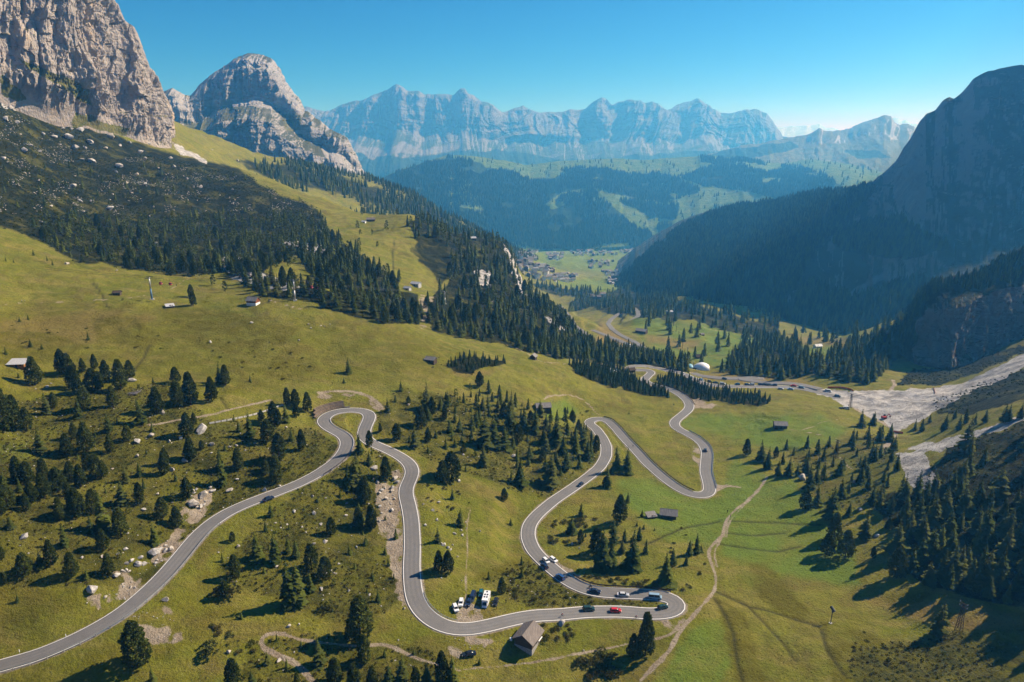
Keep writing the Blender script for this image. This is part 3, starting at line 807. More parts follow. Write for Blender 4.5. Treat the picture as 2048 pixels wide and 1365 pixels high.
# --- the far range
M_FAR = rockmat('far_limestone', (.075, .074, .072), (.125, .122, .120), (.120, .112, .105), (.070, .085, .030), (.210, .205, .198), 5, (.020, .032, .014), .3, .97)
def sh_far(px, py, V, M):
    m = raster(["650,255 700,245 720,290 770,300 800,285 850,300 900,290 930,285 920,300 860,310 800,305 740,320 690,290", "1060,235 1100,245 1150,235 1160,250 1090,275 1050,262", "1160,255 1250,265 1300,270 1280,285 1200,280 1170,270",
                "1340,270 1430,270 1520,270 1550,278 1400,290", "905,200 930,200 925,240 900,240"], 4)
    d = raster(["640,330 720,300 800,315 900,305 1010,300 1120,320 1300,310 1450,300 1580,290 1700,340 1700,420 600,420"], 5)
    M[..., 2] = .8 * rsample(m, px, py); M[..., 1] = rsample(d, px, py) * (1 - .8 * rsample(m, px, py)); return M
sheet('far_range', """560,228,9000 612,216,8900 630,220,8900 645,224,8900 660,226,8900 676,215,8900 692,207,8900 730,198,8800 758,188,8800 776,181,8750 793,172,8700 803,176,8700 812,181,8700 836,183,8700 848,192,8750 862,188,8750 884,190,8700 905,191,8700
  915,183,8700 922,176,8700 929,177,8700 936,187,8700 948,191,8750 962,201,8750 985,212,8800 1003,225,8850 1016,222,8900 1030,216,8900 1046,211,8900 1060,220,8900 1080,228,8950 1105,223,9000 1125,220,9000 1140,215,9000 1170,219,9100
  1186,207,9100 1203,198,9100 1214,201,9100 1226,210,9150 1240,202,9200 1256,197,9200 1275,198,9200 1290,207,9200 1303,204,9200 1315,208,9200 1320,217,9200 1332,224,9200 1352,212,9300 1372,203,9300 1392,194,9300 1404,199,9300 1414,206,9300
  1424,218,9300 1442,226,9300 1460,228,9200 1490,224,9200 1512,221,9200 1534,226,9100 1545,240,9000 1556,255,8900 1566,272,8800 1590,280,8700""",
  "540,372,6600 700,372,6600 900,365,6800 1100,362,7000 1300,362,7000 1500,362,7000 1640,362,7000", 620, 190, M_FAR,
  prof=lambda t, u: np.clip(.75 * sstep(0, .5, t) * (t * 2).clip(0, 1) ** .3 + .25 * np.clip((t - .45) / .55, 0, 1) ** 1.3, 0, 1), ribs=(420, 1.0), amp=150, zamp=60, jag=52, back=(1500, 500), seed=37, shade=sh_far, warp=1.0, slant=.35, block=.30, led=.2, crisp=True, big=(330, 1700), taper=.08, bdep=500)

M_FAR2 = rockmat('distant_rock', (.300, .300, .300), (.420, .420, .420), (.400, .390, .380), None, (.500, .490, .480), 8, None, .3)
sheet('distant_ridge', "1480,262,15500 1560,252,15500 1590,250,15500 1622,254,15500 1640,249,15500 1652,256,15500 1668,252,15500 1690,262,15500 1720,262,15500 1760,250,15500 1778,241,15500 1790,234,15500 1797,236,15500 1803,244,15500 1812,240,15500 1822,250,15500 1850,246,15500 1900,260,15500",
      "1480,300,14000 1900,300,14000", 220, 40, M_FAR2, ribs=(500, 1), amp=150, jag=60, back=(1500, 400), seed=51, bdep=600)

# --- the ridge in front of it at the right, rock above pastures
M_PASS = rockmat('ridge_rock', (.260, .250, .230), (.370, .350, .320), (.400, .340, .280), (.150, .140, .060), (.400, .360, .300), 4, (.020, .032, .014), .3, .90)
def sh_pass(px, py, V, M):
    g = raster(["1400,330 1480,318 1600,300 1700,285 1800,280 1900,300 1900,420 1400,420"], 6)
    d = raster(["1400,312 1450,300 1500,292 1580,285 1600,298 1500,318 1420,330", "1690,300 1760,300 1790,320 1720,318", "1530,340 1600,345 1620,400 1540,400", "1640,350 1740,360 1750,375 1640,372"], 3)
    M[..., 0] = rsample(g, px, py); M[..., 1] = rsample(d, px, py); return M
sheet('pass_ridge', "1380,318,6800 1430,305,6700 1480,293,6600 1520,288,6500 1580,277,6500 1622,267,6400 1638,258,6400 1646,262,6400 1665,264,6400 1700,256,6400 1735,243,6400 1752,236,6400 1768,230,6400 1782,234,6400 1790,246,6400 1800,252,6400 1815,250,6400 1830,256,6400 1850,270,6400 1920,280,6300",
      "1380,392,4700 1600,402,4600 1920,402,4500", 330, 130, M_PASS, prof=lambda t, u: np.clip(t ** .8, 0, 1), ribs=(330, .8), amp=95, zamp=55, jag=14, back=(1200, 350), seed=61, shade=sh_pass, bdep=300)

# --- the wooded hills over the valley
M_HILL = rockmat('wooded_hill', (.130, .165, .050), (.190, .190, .075), (.170, .150, .075), (.110, .130, .045), (.170, .155, .080), 4, (.016, .030, .013), .2, .70, past=((.085, .150, .030), (.150, .195, .050)))
HILL_DARK = ["752,362 800,340 850,325 895,314 960,330 1030,345 1060,362 1120,352 1180,362 1200,395 1260,440 1290,470 1250,485 1150,500 1000,500 900,470", "1120,340 1200,338 1260,350 1300,345 1360,360 1400,385 1340,405 1290,400 1230,390 1160,365",
             "1230,400 1300,405 1360,415 1350,440 1300,435", "1360,355 1420,330 1500,335 1560,345 1600,380 1560,398 1480,380 1420,375", "1400,312 1480,318 1560,330 1500,328 1400,325", "1560,330 1640,345 1700,380 1560,400",
             "1240,470 1290,455 1310,480 1270,500", "1310,452 1345,445 1350,460 1320,470", "1420,410 1500,420 1520,430 1440,425"]
def sh_hill(px, py, V, M):
    d = raster(HILL_DARK, 5); g = raster(["740,300 1900,300 1900,520 740,520"], 1)
    M[..., 1] = rsample(d, px, py) * sstep(-.42, -.2, fbm(V[..., 0] / 260, V[..., 1] / 260, 4, 19)); M[..., 0] = 1; return M
_, VH = sheet('valley_hill', "690,392,4300 750,362,4400 800,340,4500 850,325,4600 895,312,4700 930,313,4700 965,315,4800 1010,321,4900 1050,331,5000 1078,328,5100 1120,323,5200 1160,322,5200 1230,318,5200 1300,320,5200 1350,315,5200 1420,311,5200 1480,318,5200 1560,326,5100 1620,318,5000 1700,330,4900 1780,350,4800 1900,350,4700",
      "690,470,3700 900,500,3700 1000,502,3700 1100,500,3700 1250,494,3700 1320,486,3700 1400,470,3600 1480,450,3500 1560,430,3400 1700,420,3300 1900,420,3200", 460, 150, M_HILL,
      prof=lambda t, u: np.clip(.82 * t + .18 * t ** 3, 0, 1), ribs=(520, .9), amp=190, zamp=45, jag=4, back=(1400, 250), seed=73, shade=sh_hill, big=(150, 1000), taper=.2, bdep=200)

# --- the shaded mountain at the right with its wooded foot
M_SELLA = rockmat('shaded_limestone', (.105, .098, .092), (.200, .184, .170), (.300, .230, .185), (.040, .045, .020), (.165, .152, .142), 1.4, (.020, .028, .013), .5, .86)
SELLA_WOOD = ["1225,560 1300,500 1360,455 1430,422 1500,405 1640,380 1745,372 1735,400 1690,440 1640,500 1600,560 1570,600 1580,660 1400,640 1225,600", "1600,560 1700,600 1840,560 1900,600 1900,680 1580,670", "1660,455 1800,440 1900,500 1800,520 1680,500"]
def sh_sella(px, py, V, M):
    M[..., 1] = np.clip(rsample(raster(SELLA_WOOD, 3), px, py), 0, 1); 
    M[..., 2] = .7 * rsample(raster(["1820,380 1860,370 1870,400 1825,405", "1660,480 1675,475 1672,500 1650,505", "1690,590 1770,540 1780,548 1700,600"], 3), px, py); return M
def sella_prof(t, u):
    cl = sstep(.42, .58, u)       # cliff part at the right
    a = t ** .9
    b = .55 * np.clip(t / .36, 0, 1) + .45 * np.clip((t - .33) / .67, 0, 1) ** 1.5
    return a * (1 - cl) + b * cl
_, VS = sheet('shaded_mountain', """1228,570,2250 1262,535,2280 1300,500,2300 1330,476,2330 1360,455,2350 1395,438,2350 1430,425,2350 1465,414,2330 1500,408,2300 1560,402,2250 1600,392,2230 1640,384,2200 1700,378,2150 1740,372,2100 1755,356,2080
  1770,342,2060 1792,322,2040 1806,300,2030 1818,282,2020 1830,262,2000 1840,244,2000 1852,230,1990 1870,222,1985 1885,204,1970 1898,196,1960 1908,198,1955 1925,182,1950 1945,160,1945 1975,144,1930 2000,137,1920 2030,133,1905 2060,130,1890 2150,20,1840 2350,-330,1740 2600,-560,1600 2900,-700,1500""",  # crest out of view at the right is raised to shade the foot
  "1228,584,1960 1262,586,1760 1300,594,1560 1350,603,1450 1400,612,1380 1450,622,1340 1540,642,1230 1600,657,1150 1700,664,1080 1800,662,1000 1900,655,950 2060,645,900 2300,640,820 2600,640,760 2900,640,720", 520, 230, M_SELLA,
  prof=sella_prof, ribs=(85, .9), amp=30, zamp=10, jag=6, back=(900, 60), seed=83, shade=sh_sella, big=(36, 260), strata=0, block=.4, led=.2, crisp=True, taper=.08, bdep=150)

# --- the rock bluff at the right
M_BLUFF = rockmat('dark_bluff_rock', (.120, .104, .092), (.170, .147, .128), (.270, .200, .160), (.045, .045, .018), (.210, .185, .160), .6, (.018, .022, .010), .7, .84)
def sh_bluff(px, py, V, M):
    M[..., 1] = np.clip(rsample(raster(["1780,640 1830,580 1880,550 1960,540 2000,510 2060,490 2400,330 2400,520 2060,570 1960,590 1880,590 1850,620 1830,650 1830,730 1790,720"], 2), px, py), 0, 1); return M
_, VB = sheet('rock_bluff', "1770,668,742 1796,655,722 1812,632,708 1828,604,696 1842,584,688 1856,570,682 1880,557,672 1905,553,668 1935,548,668 1962,542,672 1978,528,676 1990,520,678 2004,514,682 2025,506,686 2050,494,690 2100,478,690 2180,440,690 2300,400,690 2500,380,690 2800,380,690",
      "1770,700,712 1796,712,690 1815,722,672 1835,730,658 1860,738,640 1900,742,622 1960,718,626 2048,680,640 2180,640,640 2300,610,640 2500,590,640 2800,580,640", 380, 150, M_BLUFF,
      prof=lambda t, u: np.clip(.55 * t ** 1.1 + .45 * np.clip((t - .72) / .28, 0, 1) ** 1.2, 0, 1), ribs=(26, 1.0), amp=9, zamp=2.5, jag=3, back=(260, 90), seed=97, shade=sh_bluff, big=(8, 80), strata=0, block=.5, crisp=True, taper=.06, bdep=60)

# ------------------------------------------------------------------ air
hz_m = bpy.data.materials.new('haze_air'); hz_m.use_nodes = True
hn = hz_m.node_tree.nodes; hn.clear()
ho = hn.new('ShaderNodeOutputMaterial'); hv = hn.new('ShaderNodeVolumePrincipled')
hv.inputs['Color'].default_value = (.085, .45, 1.0, 1)
hv.inputs['Absorption Color'].default_value = (1, 1, 1, 1)
hv.inputs['Density'].default_value = 1.35e-4
hv.inputs['Anisotropy'].default_value = 0.3
hz_m.node_tree.links.new(hv.outputs[0], ho.inputs['Volume'])
def haze_box():
    x0, x1, y0, y1, z0, z1 = -9000, 13000, -900, 17500, -1500, 1250
    v = [(x, y, z) for z in (z0, z1) for y in (y0, y1) for x in (x0, x1)]
    f = [(0, 2, 3, 1), (4, 5, 7, 6), (0, 1, 5, 4), (2, 6, 7, 3), (0, 4, 6, 2), (1, 3, 7, 5)]
    tag(link('haze', np_mesh('haze', v, np.array(f), [hz_m])), kind='stuff')
haze_box()
# ------------------------------------------------------------------ tree shapes (one metre tall, scaled when placed)
def clump_tris(rng, c, size, n):
    """a tuft: n small triangles fanned around c"""
    V = []
    for _ in range(n):
        d = rng.normal(size=3); d /= np.linalg.norm(d)
        e = np.cross(d, rng.normal(size=3)); e /= np.linalg.norm(e)
        V += [c - d * size * .5 + e * size * .55, c - d * size * .3 - e * size * .55, c + d * size * .8]
    return V

def crown_pine(rng, w=.21, n=640, bump=.11):
    """stone pine: dense upright egg with uneven lobes and a blunt top"""
    V = []; ph = rng.uniform(0, 6.28, 4)
    for _ in range(n):
        z = .10 + .88 * rng.random() ** .85
        q = (z - .10) / .90
        r = w * (1.0 - q ** 1.9) ** .72 * (.66 + .34 * min(1, q / .22))
        a = rng.uniform(0, 6.283)
        r *= rng.uniform(.86, 1.12) * (1 + bump * math.sin(2 * a + ph[0] + q * 5) + bump * .8 * math.sin(3 * a + ph[1] - q * 9) + bump * .6 * math.sin(q * 16 + ph[2]))
        rr = r * (.45 + .55 * rng.random() ** .45)
        V += clump_tris(rng, np.array((math.cos(a) * rr, math.sin(a) * rr, z - .02)), .036 + .030 * rng.random(), 4)
    return np.array(V)

def crown_spruce(rng, w=.17, lev=17, gap=0.03, droop=.075, thin=1.0, z0=.05):
    """spruce or larch: separate whorls of hanging boughs round the stem, ragged, narrowing to a spire"""
    V = []; lean = rng.normal(size=2) * .012; fat = rng.uniform(.75, 1.0)
    for i in range(lev):
        q = i / (lev - 1)
        z = z0 + (1 - z0) * q ** .95
        R = (w * (1 - q) ** fat + .010) * rng.uniform(.68, 1.18)
        nb = max(4, int(9 * (1 - q) + 4))
        a0 = rng.uniform(0, 6.28); ax = np.array((lean[0] * q * 2, lean[1] * q * 2, 0)); side = rng.uniform(0, 6.28)
        for b in range(nb):
            if rng.random() < gap: continue
            a = a0 + 6.283 * b / nb + rng.normal() * .25
            r = R * rng.uniform(.66, 1.18) * (1 + .16 * math.cos(a - side))
            d = np.array((math.cos(a), math.sin(a), 0)); e = np.array((-math.sin(a), math.cos(a), 0))
            dz = -droop * (r / w) * rng.uniform(.4, 1.5); zz = z + rng.normal() * .008
            c0 = ax + np.array((0, 0, zz + .02)); tip = ax + d * r + np.array((0, 0, zz + dz))
            wd = r * .42 * thin * rng.uniform(.6, 1.3)
            m = ax + d * r * .62 + np.array((0, 0, zz + dz * .4 + .004))
            V += [c0, m + e * wd, tip, c0, tip, m - e * wd]
            u = m - np.array((0, 0, .034 * rng.uniform(.5, 1.5)))
            V += [m + e * wd * .8, u + d * r * .30, m - e * wd * .8]
    V += [np.array((0.006, 0, .93)), np.array((-.004, .006, .93)), np.array((0, 0, 1.03))]
    return np.array(V)

def crown_bush(rng, n=150, flatn=.75):
    V = []
    lobes = [(rng.uniform(-.28, .28), rng.uniform(-.28, .28), rng.uniform(.25, .5), rng.uniform(.22, .36)) for _ in range(6)]
    for _ in range(n):
        x, y, z, r = lobes[rng.integers(6)]
        d = rng.normal(size=3); d /= np.linalg.norm(d); d[2] = abs(d[2]) * .9 - .25
        p = np.array((x, y, z * flatn)) + d * r * rng.uniform(.65, 1.05)
        p[2] = max(.03, p[2])
        V += clump_tris(rng, p, .085 * rng.uniform(.7, 1.4), 4)
    return np.array(V)

def stem(h=.55, r=.017, n=5):
    V = []; F = []
    for k, (z, q) in enumerate(((-.05, 1.25), (.12, .9), (h, .4))):
        for i in range(n):
            V.append((math.cos(6.283 * i / n) * r * q, math.sin(6.283 * i / n) * r * q, z))
    for k in range(2):
        for i in range(n):
            j = (i + 1) % n; a, b, c, d = k * n + i, k * n + j, (k + 1) * n + j, (k + 1) * n + i
            F += [(a, b, c), (a, c, d)]
    return np.array(V), np.array(F)

def tri_mesh(name, V, mat):
    return np_mesh(name, V, np.arange(len(V)).reshape(-1, 3), [mat])

def leafmat(name, a, b, c=None):
    t = NT(name, .95, .0)
    n = t.noise(1.1, 4, .7); n2 = t.noise(.12, 3, .6); r = t.rnd()
    col = t.mix(t.ramp(n, .32, .7), a, b)
    col = t.mix(t.ramp(r, .25, 1, 0, .6), col, c or tuple(x * q for x, q in zip(b, (1.7, 1.55, 1.3))))
    col = t.mix(t.ramp(n2, .45, .75, 0, .4), col, tuple(x * .6 for x in a))
    t.color(col)
    # needles let a little light through
    tr = t.n.new('ShaderNodeBsdfTranslucent'); t.l.new(col, tr.inputs[0])
    mx = t.n.new('ShaderNodeMixShader'); mx.inputs[0].default_value = .18
    t.l.new(t.b.outputs[0], mx.inputs[1]); t.l.new(tr.outputs[0], mx.inputs[2])
    t.l.new(mx.outputs[0], t.n['Material Output'].inputs['Surface'])
    return t.m

M_PINE = leafmat('pine_needles', (.034, .050, .010), (.076, .094, .020))
M_SPRUCE = leafmat('spruce_needles', (.032, .048, .010), (.076, .094, .020))
M_LARCH = leafmat('larch_needles', (.036, .052, .013), (.080, .098, .024), (.125, .125, .032))
M_YOUNG = leafmat('young_spruce_needles', (.015, .029, .010), (.034, .050, .015))
M_BUSH = leafmat('bush_leaves', (.070, .082, .018), (.145, .142, .034), (.170, .120, .032))
M_DWARF = leafmat('dwarf_pine_needles', (.012, .021, .003), (.032, .044, .008))
M_BARK = flat('bark', (.085, .062, .045), .95, .05)
_r = np.random.default_rng(3)
CROWNS = {
 'p': [tri_mesh('pine_crown', crown_pine(_r, w), M_PINE) for w in (.22, .25, .28, .235, .20, .24)],
 's': [tri_mesh('spruce_crown', crown_spruce(_r, w, l), M_SPRUCE) for w, l in ((.22, 19), (.26, 18), (.20, 21), (.24, 19), (.215, 17), (.23, 20))],
 'l': [tri_mesh('larch_crown', crown_spruce(_r, w, 20, .08, .03, 1.0, .08), M_LARCH) for w in (.24, .22, .27, .23, .25)],
 'b': [tri_mesh('bush_crown', crown_bush(_r), M_BUSH) for _ in range(5)],
}
TRUNKS = {}
for k in 'psl':
    v, f = stem(.7 if k != 'p' else .5, .02)
    TRUNKS[k] = np_mesh('trunk', v, f, [M_BARK])
_bv, _bf = stem(.3, .03)
TRUNKS['b'] = np_mesh('stem', _bv, _bf, [M_BARK])
KIND = {'p': ('stone_pine', 'pine tree', 'dark rounded pine'), 's': ('spruce_tree', 'spruce tree', 'dark pointed spruce'),
        'l': ('larch_tree', 'larch tree', 'light feathery larch'), 'b': ('bush', 'bush', 'low spreading bush')}

# ------------------------------------------------------------------ the trees one can tell apart, traced in the photo
# each block: corner of the traced window, scale, then foot x, foot y, height, kind
TRACE = [
 (0, 680, 5.12, """360,460,300p 640,345,260p 700,360,230p 760,500,250p 970,300,160p 1090,430,230p 1240,510,320p 1335,400,200p 960,530,250p 1020,505,190p 800,560,240p 850,330,150p
  1160,690,225p 870,710,240p 800,790,220s 555,700,170p 480,760,250l 40,930,480p 170,925,370p 280,930,250p 1800,440,170p 1825,685,275p 1955,665,345p 1610,755,285p 1440,850,260s
  1115,940,200l 1305,1030,160p 1130,1150,190p 410,1160,270l 690,1190,240p 890,1140,310p 760,1010,170p 1920,990,250p 1990,870,130p 1950,1228,230p 1690,1270,170p 60,150,85s 320,75,80s 1735,468,60s 1570,445,70l 190,390,60s"""),
 (350, 700, 5.12, """380,530,265p 520,360,215p 465,340,225s 770,330,85s 1780,240,165s 1150,570,190p 1235,575,180p 1245,690,160p 1360,630,205p 1140,745,210s 1015,765,245p 1060,780,180p 885,730,125p 770,890,260s
  950,940,240p 660,840,130s 1070,1130,290p 1300,1030,225p 1190,930,130s 160,1130,250p 275,1020,100p 460,1240,260s 650,1225,230p 930,1235,150p 1030,1235,190l 1895,1060,200s 1850,1235,190l 1990,1180,150l 1730,340,60s"""),
 (0, 900, 5.12, """190,330,275p 290,340,230p 450,300,220p 460,500,270p 595,430,260p 730,330,220p 830,380,240p 330,540,220p 275,620,180p 200,430,160s 80,600,260p 20,660,200p 620,720,240p 800,690,310p 740,600,200p 960,640,250p
  990,290,260p 900,210,200p 1250,560,260l 1060,820,400s 1240,880,300p 940,850,200l 1060,1030,230p 1435,550,225p 1690,250,250p 1430,270,150s 1290,330,190l 1920,490,215p 1665,690,215p 1815,790,220p 1590,970,225s 660,980,230s
  530,1180,270p 260,1285,240p 740,1300,260p 1120,1290,240p 420,1210,190l 110,810,150l 40,345,140s 1060,280,180p 700,480,160p 20,1120,140p"""),
 (350, 920, 5.12, """490,260,330s 650,105,150p 1040,225,265p 930,150,150p 1780,275,265s 1950,435,275p 1890,250,180p 1890,660,225s 2010,700,250p 1600,770,190p 590,840,110p 850,1005,275s 1030,1050,315s 1240,1000,190s 1160,950,170s
  1400,1125,275p 1540,1205,225p 620,1210,250p 980,580,140s 930,730,110s 1170,710,70s 1960,860,90s 1790,970,115s 1690,380,80s 1460,440,60s"""),
 (0, 1125, 5.12, """1410,1065,480p 890,170,110s 60,210,110p 180,405,90s 1570,1225,160s"""),
 (350, 1125, 5.12, """1180,450,500s 1260,430,430s 1385,285,185s 520,365,190p 680,580,85s 1900,780,450p 1940,1030,300p 600,1275,300p 950,1045,145l 1480,1060,310l 1640,1240,270p 1830,1260,230p 1250,1240,120p 2020,1250,190p 790,1265,170l
  1290,875,75s 1345,890,80s 2025,165,80s"""),
 (650, 1125, 5.12, """110,1255,270p 300,1260,215p 490,1265,210p 650,1250,220s 790,1210,265l 930,1260,195p 1200,1235,335p 1310,1235,285s 1040,1250,235l 545,405,130s 610,965,90s 1810,315,170p 1580,1045,70s 910,945,60s 2010,150,90s 490,195,60s"""),
 (700, 740, 5.12, """525,218,120s 785,410,280l 1240,278,80s 1360,410,150l 1415,385,140s 1650,475,265l 1640,615,265l 930,405,145s 970,515,165p 840,465,195p 730,595,235p 600,345,80p 390,430,150l 480,725,185p 660,795,235l 800,745,160p 1045,722,80s
  1145,742,80s 930,662,60s 875,695,85s 1075,535,115s 1185,432,72s 980,805,125s 1075,785,95s 1160,855,95p 1330,545,125s 1290,585,190s 1380,800,385l 1470,795,335l 1590,805,260s 1720,745,205p 1780,605,240s 1900,645,260s 1370,985,235l 1500,605,160l
  950,1155,235p 1040,1135,310p 1740,1175,295s 800,855,85s 200,785,170p 95,845,195s 370,1135,255p 50,1185,310l 160,1235,190l 310,635,95p 1240,430,70s 1820,725,80s"""),
 (1000, 740, 5.12, """570,765,310l 640,865,225s 470,845,205l 690,665,160s 770,725,155s 850,805,275l 780,845,225s 890,925,225s 985,838,175p 510,1195,365l 680,1015,195l 1195,1045,265s 1295,1055,275s 1100,1205,230s 810,1005,130s 660,435,70s 690,445,75s 1320,455,45s
  1780,362,28s 225,370,50s"""),
 (700, 940, 5.12, """1580,315,135p 1130,575,195s 905,745,155l 910,1035,215p 1005,1065,245p 1050,305,130s 1645,565,85s 120,325,225p 90,585,215p 225,605,250p 155,772,90s 395,985,88s 355,865,75s 1760,1100,90s"""),
 (1100, 960, 5.12, """320,375,145s 715,435,290p 795,235,115s 940,382,88s 890,472,52s 365,585,62s 480,765,285p 540,930,425l 650,655,265l 620,890,285s 830,925,430s 760,625,135s 915,612,150s 960,505,62s 1070,522,38s 990,645,48s 1190,1065,340s 1260,865,175l
  1425,775,165s 1500,752,210s 1390,875,115s 560,82,115p 1550,742,85s"""),
 (1100, 1125, 5.12, """975,955,455p 850,975,255p"""),
 (1450, 840, 5.12, """220,362,172p 370,425,225l 430,505,235s 520,385,115p 540,565,170s 590,455,135s 650,575,200l 740,545,95l 870,705,250s 940,645,180s 1000,565,105s 820,915,215p 940,875,225s 1080,1015,345l 1430,1215,295l 1270,975,145s 1190,795,205l
  1570,210,160s 1680,220,190s 1500,400,180s 1590,380,170s 1390,640,200s 1700,430,170s 1760,520,180s"""),
 (1648, 1000, 5.12, """100,415,295p 30,565,235p 215,595,295p 740,795,315p 500,600,130p 1300,830,420l 1200,820,330s 1380,800,340l 1560,900,420s 1650,900,400l 1780,880,420l 1500,880,300s 1000,430,300l 1100,600,330l 1280,420,320l 880,330,260l 1640,480,420s 1850,600,360l 660,290,150l"""),
 (1648, 1125, 5.12, """1170,745,355l"""),
 (0, 470, 5.12, """845,282,78p 345,210,62s 485,268,60s 540,312,62s 905,1078,98s 310,1150,98s 290,872,62s 200,890,60s 60,270,50s 140,285,40s 1990,420,160p 430,1170,70s"""),
 (1648, 640, 5.12, """380,1100,190l 500,1080,150l 560,1250,170s 670,1250,190s 930,1130,120s 1080,1050,90l 1230,1130,180s 1340,1010,120s 1450,1060,180s 1380,1130,160s 1540,1080,130s 1650,1050,150l 1840,1050,200l 1890,1040,180l 2010,1010,170l 1000,1140,140s"""),
]
TREES = []      # x, y, z, height m, kind, photo x, photo y
def tree_height(foot, hp):
    X, Y, Z = foot; Zc = Z - CZ
    d = Y * CP - Zc * SP; n = -(Y * SP + Zc * CP)
    vt = n / d - hp / F
    return (n - vt * d) / (CP - vt * SP)
import re
for ox, oy, sc, s in TRACE:
    rows = [(float(a), float(b), float(c), k) for a, b, c, k in re.findall(r'([\d.]+),([\d.]+),([\d.]+)([pslb])', s)]
    pts = np.array([(ox + r[0] / sc, oy + r[1] / sc) for r in rows])
    W = hit(pts)
    for (a, b, c, k), q, w in zip(rows, pts, W):
        TREES.append((w[0], w[1], w[2], tree_height(w, c / sc), k, q[0], q[1]))

def scatter(polyzone, n, rmin, rmax, thmin, thmax, seed, clear=2.0, dens=None, thr=.4):
    """random ground points inside a photo zone, away from roads and paths"""
    g = np.random.default_rng(seed)
    r = np.sqrt(g.uniform(rmin ** 2, rmax ** 2, n)); th = np.radians(g.uniform(thmin, thmax, n))
    X, Y = r * np.sin(th), r * np.cos(th); Z = hz(X, Y)
    px, py, d = proj(X, Y, Z)
    m = rsample(R[polyzone], px, py) > (g.uniform(.15, .85, n) if polyzone == 'heath_slope' else thr) if isinstance(polyzone, str) else polyzone(px, py)
    m &= (hsample(ROADG, X, Y) > clear) & (hsample(PATHD, X, Y) > clear * .6)
    if dens: m &= fbm(X / dens[0], Y / dens[0], 3, seed) > dens[1] + g.normal(size=n) * .12
    return X[m], Y[m], Z[m], px[m], py[m], d[m], g

def thin(X, Y, dist):
    """keep points at least dist apart"""
    keep = []; cells = {}
    for i, (x, y) in enumerate(zip(X, Y)):
        c = (int(x // dist), int(y // dist)); ok = True
        for a in (-1, 0, 1):
            for b in (-1, 0, 1):
                for j in cells.get((c[0] + a, c[1] + b), ()):
                    if (X[j] - x) ** 2 + (Y[j] - y) ** 2 < dist * dist: ok = False
        if ok:
            cells.setdefault(c, []).append(i); keep.append(i)
    return np.array(keep, int)

_tx = np.array([t[0] for t in TREES]); _ty = np.array([t[1] for t in TREES])
def away_from_traced(X, Y, dist):
    return np.array([((_tx - x) ** 2 + (_ty - y) ** 2).min() > dist * dist for x, y in zip(X, Y)], bool) if len(X) else np.zeros(0, bool)

# larger stands: trees near enough to be told apart become things, the rest one wood
STANDS = [   # zone, candidates, r range, angle range, spacing, height range, kinds, density
 ('right_wood', 14000, 200, 480, 18, 44, 5.6, (9, 19), 'lsl', None),
 ('copse', 5000, 300, 520, 16, 34, 8.0, (6, 12), 'sls', (40, -.05)),
 ('slope_edge', 16000, 470, 950, -42, -14, 8.0, (8, 14), 'psp', (45, -.06)),
 ('mid_grove', 6000, 250, 480, -10, 16, 6.0, (5, 12), 'lspl', (30, -.15)),
 ('ridge_wood', 60000, 450, 1130, -16, 10, 8.8, (10, 18), 'psls', (55, -.08)),
 ('mid_wood', 40000, 380, 900, -34, -6, 8.0, (11, 17), 'psl', (50, -.22)),
 ('row_wood', 30000, 480, 900, 0, 17, 7.0, (12, 18), 'sls', None),
 ('valley_wood', 60000, 520, 1300, 14, 36, 8.0, (12, 22), 'sls', (60, -.16)),
 ('floor_wood', 120000, 750, 2300, 1, 15, 12., (12, 21), 's', (90, -.02)),
 ('pass_wood', 120000, 800, 2200, 8, 28, 10., (13, 22), 's', (90, .05)),
]
CAND = []
for zi, (z, n, r0, r1, t0, t1, sp, hr, kinds, dn) in enumerate(STANDS):
    X, Y, Z, px, py, d, g = scatter(z, n, r0, r1, t0, t1, 100 + zi, 3.0, dn)
    k = thin(X, Y, sp)
    for i in k:
        if z == 'right_wood' and py[i] < 985 and g.random() > .22: continue
        h = g.uniform(*hr) * (.75 + .25 * g.random())
        CAND.append((X[i], Y[i], Z[i], h, kinds[g.integers(len(kinds))], px[i], py[i], F * h / d[i]))
# single trees strewn over the open slopes
LONE = [('rough', 16000, 150, 430, -46, 14, 11, (1.8, 4.6), 'sps', (40, -.1)),
        (lambda px, py: (rsample(R['heath_slope'], px, py) > .4) & (py > 330 + .25 * np.abs(px - 300) * 0), 9000, 480, 1100, -40, -12, 17, (5, 10), 'ps', (90, .02)),
        (lambda px, py: (px > 380) & (px < 760) & (py > 470) & (py < 620), 3000, 480, 900, -30, -8, 20, (6, 12), 'p', (60, .1)),
        (lambda px, py: (px > 1290) & (px < 1740) & (py > 600) & (py < 730) & (rsample(R['lush'], px, py) > .3), 9000, 700, 1300, 8, 28, 30, (14, 20), 's', (120, .12)),
        (lambda px, py: (px > 640) & (px < 940) & (py > 350) & (py < 480), 4000, 850, 1150, -18, -3, 24, (8, 13), 'p', (80, .2))]
for zi, (z, n, r0, r1, t0, t1, sp, hr, kinds, dn) in enumerate(LONE):
    X, Y, Z, px, py, d, g = scatter(z, n, r0, r1, t0, t1, 300 + zi, 3.0, dn)
    for i in thin(X, Y, sp):
        h = g.uniform(*hr)
        CAND.append((X[i], Y[i], Z[i], h, kinds[g.integers(len(kinds))], px[i], py[i], F * h / d[i]))
ok = away_from_traced(np.array([c[0] for c in CAND]), np.array([c[1] for c in CAND]), 4.5)
CAND = [c for c, o in zip(CAND, ok) if o]
CAND.sort(key=lambda c: -c[7])
LIM = {'p': 295, 's': 295, 'l': 240}
cnt = {k: sum(t[4] == k for t in TREES) for k in 'psl'}
REST = []
for c in CAND:
    if cnt[c[4]] < LIM[c[4]] and c[7] > 11:
        cnt[c[4]] += 1; TREES.append(c[:7])
    else: REST.append(c)

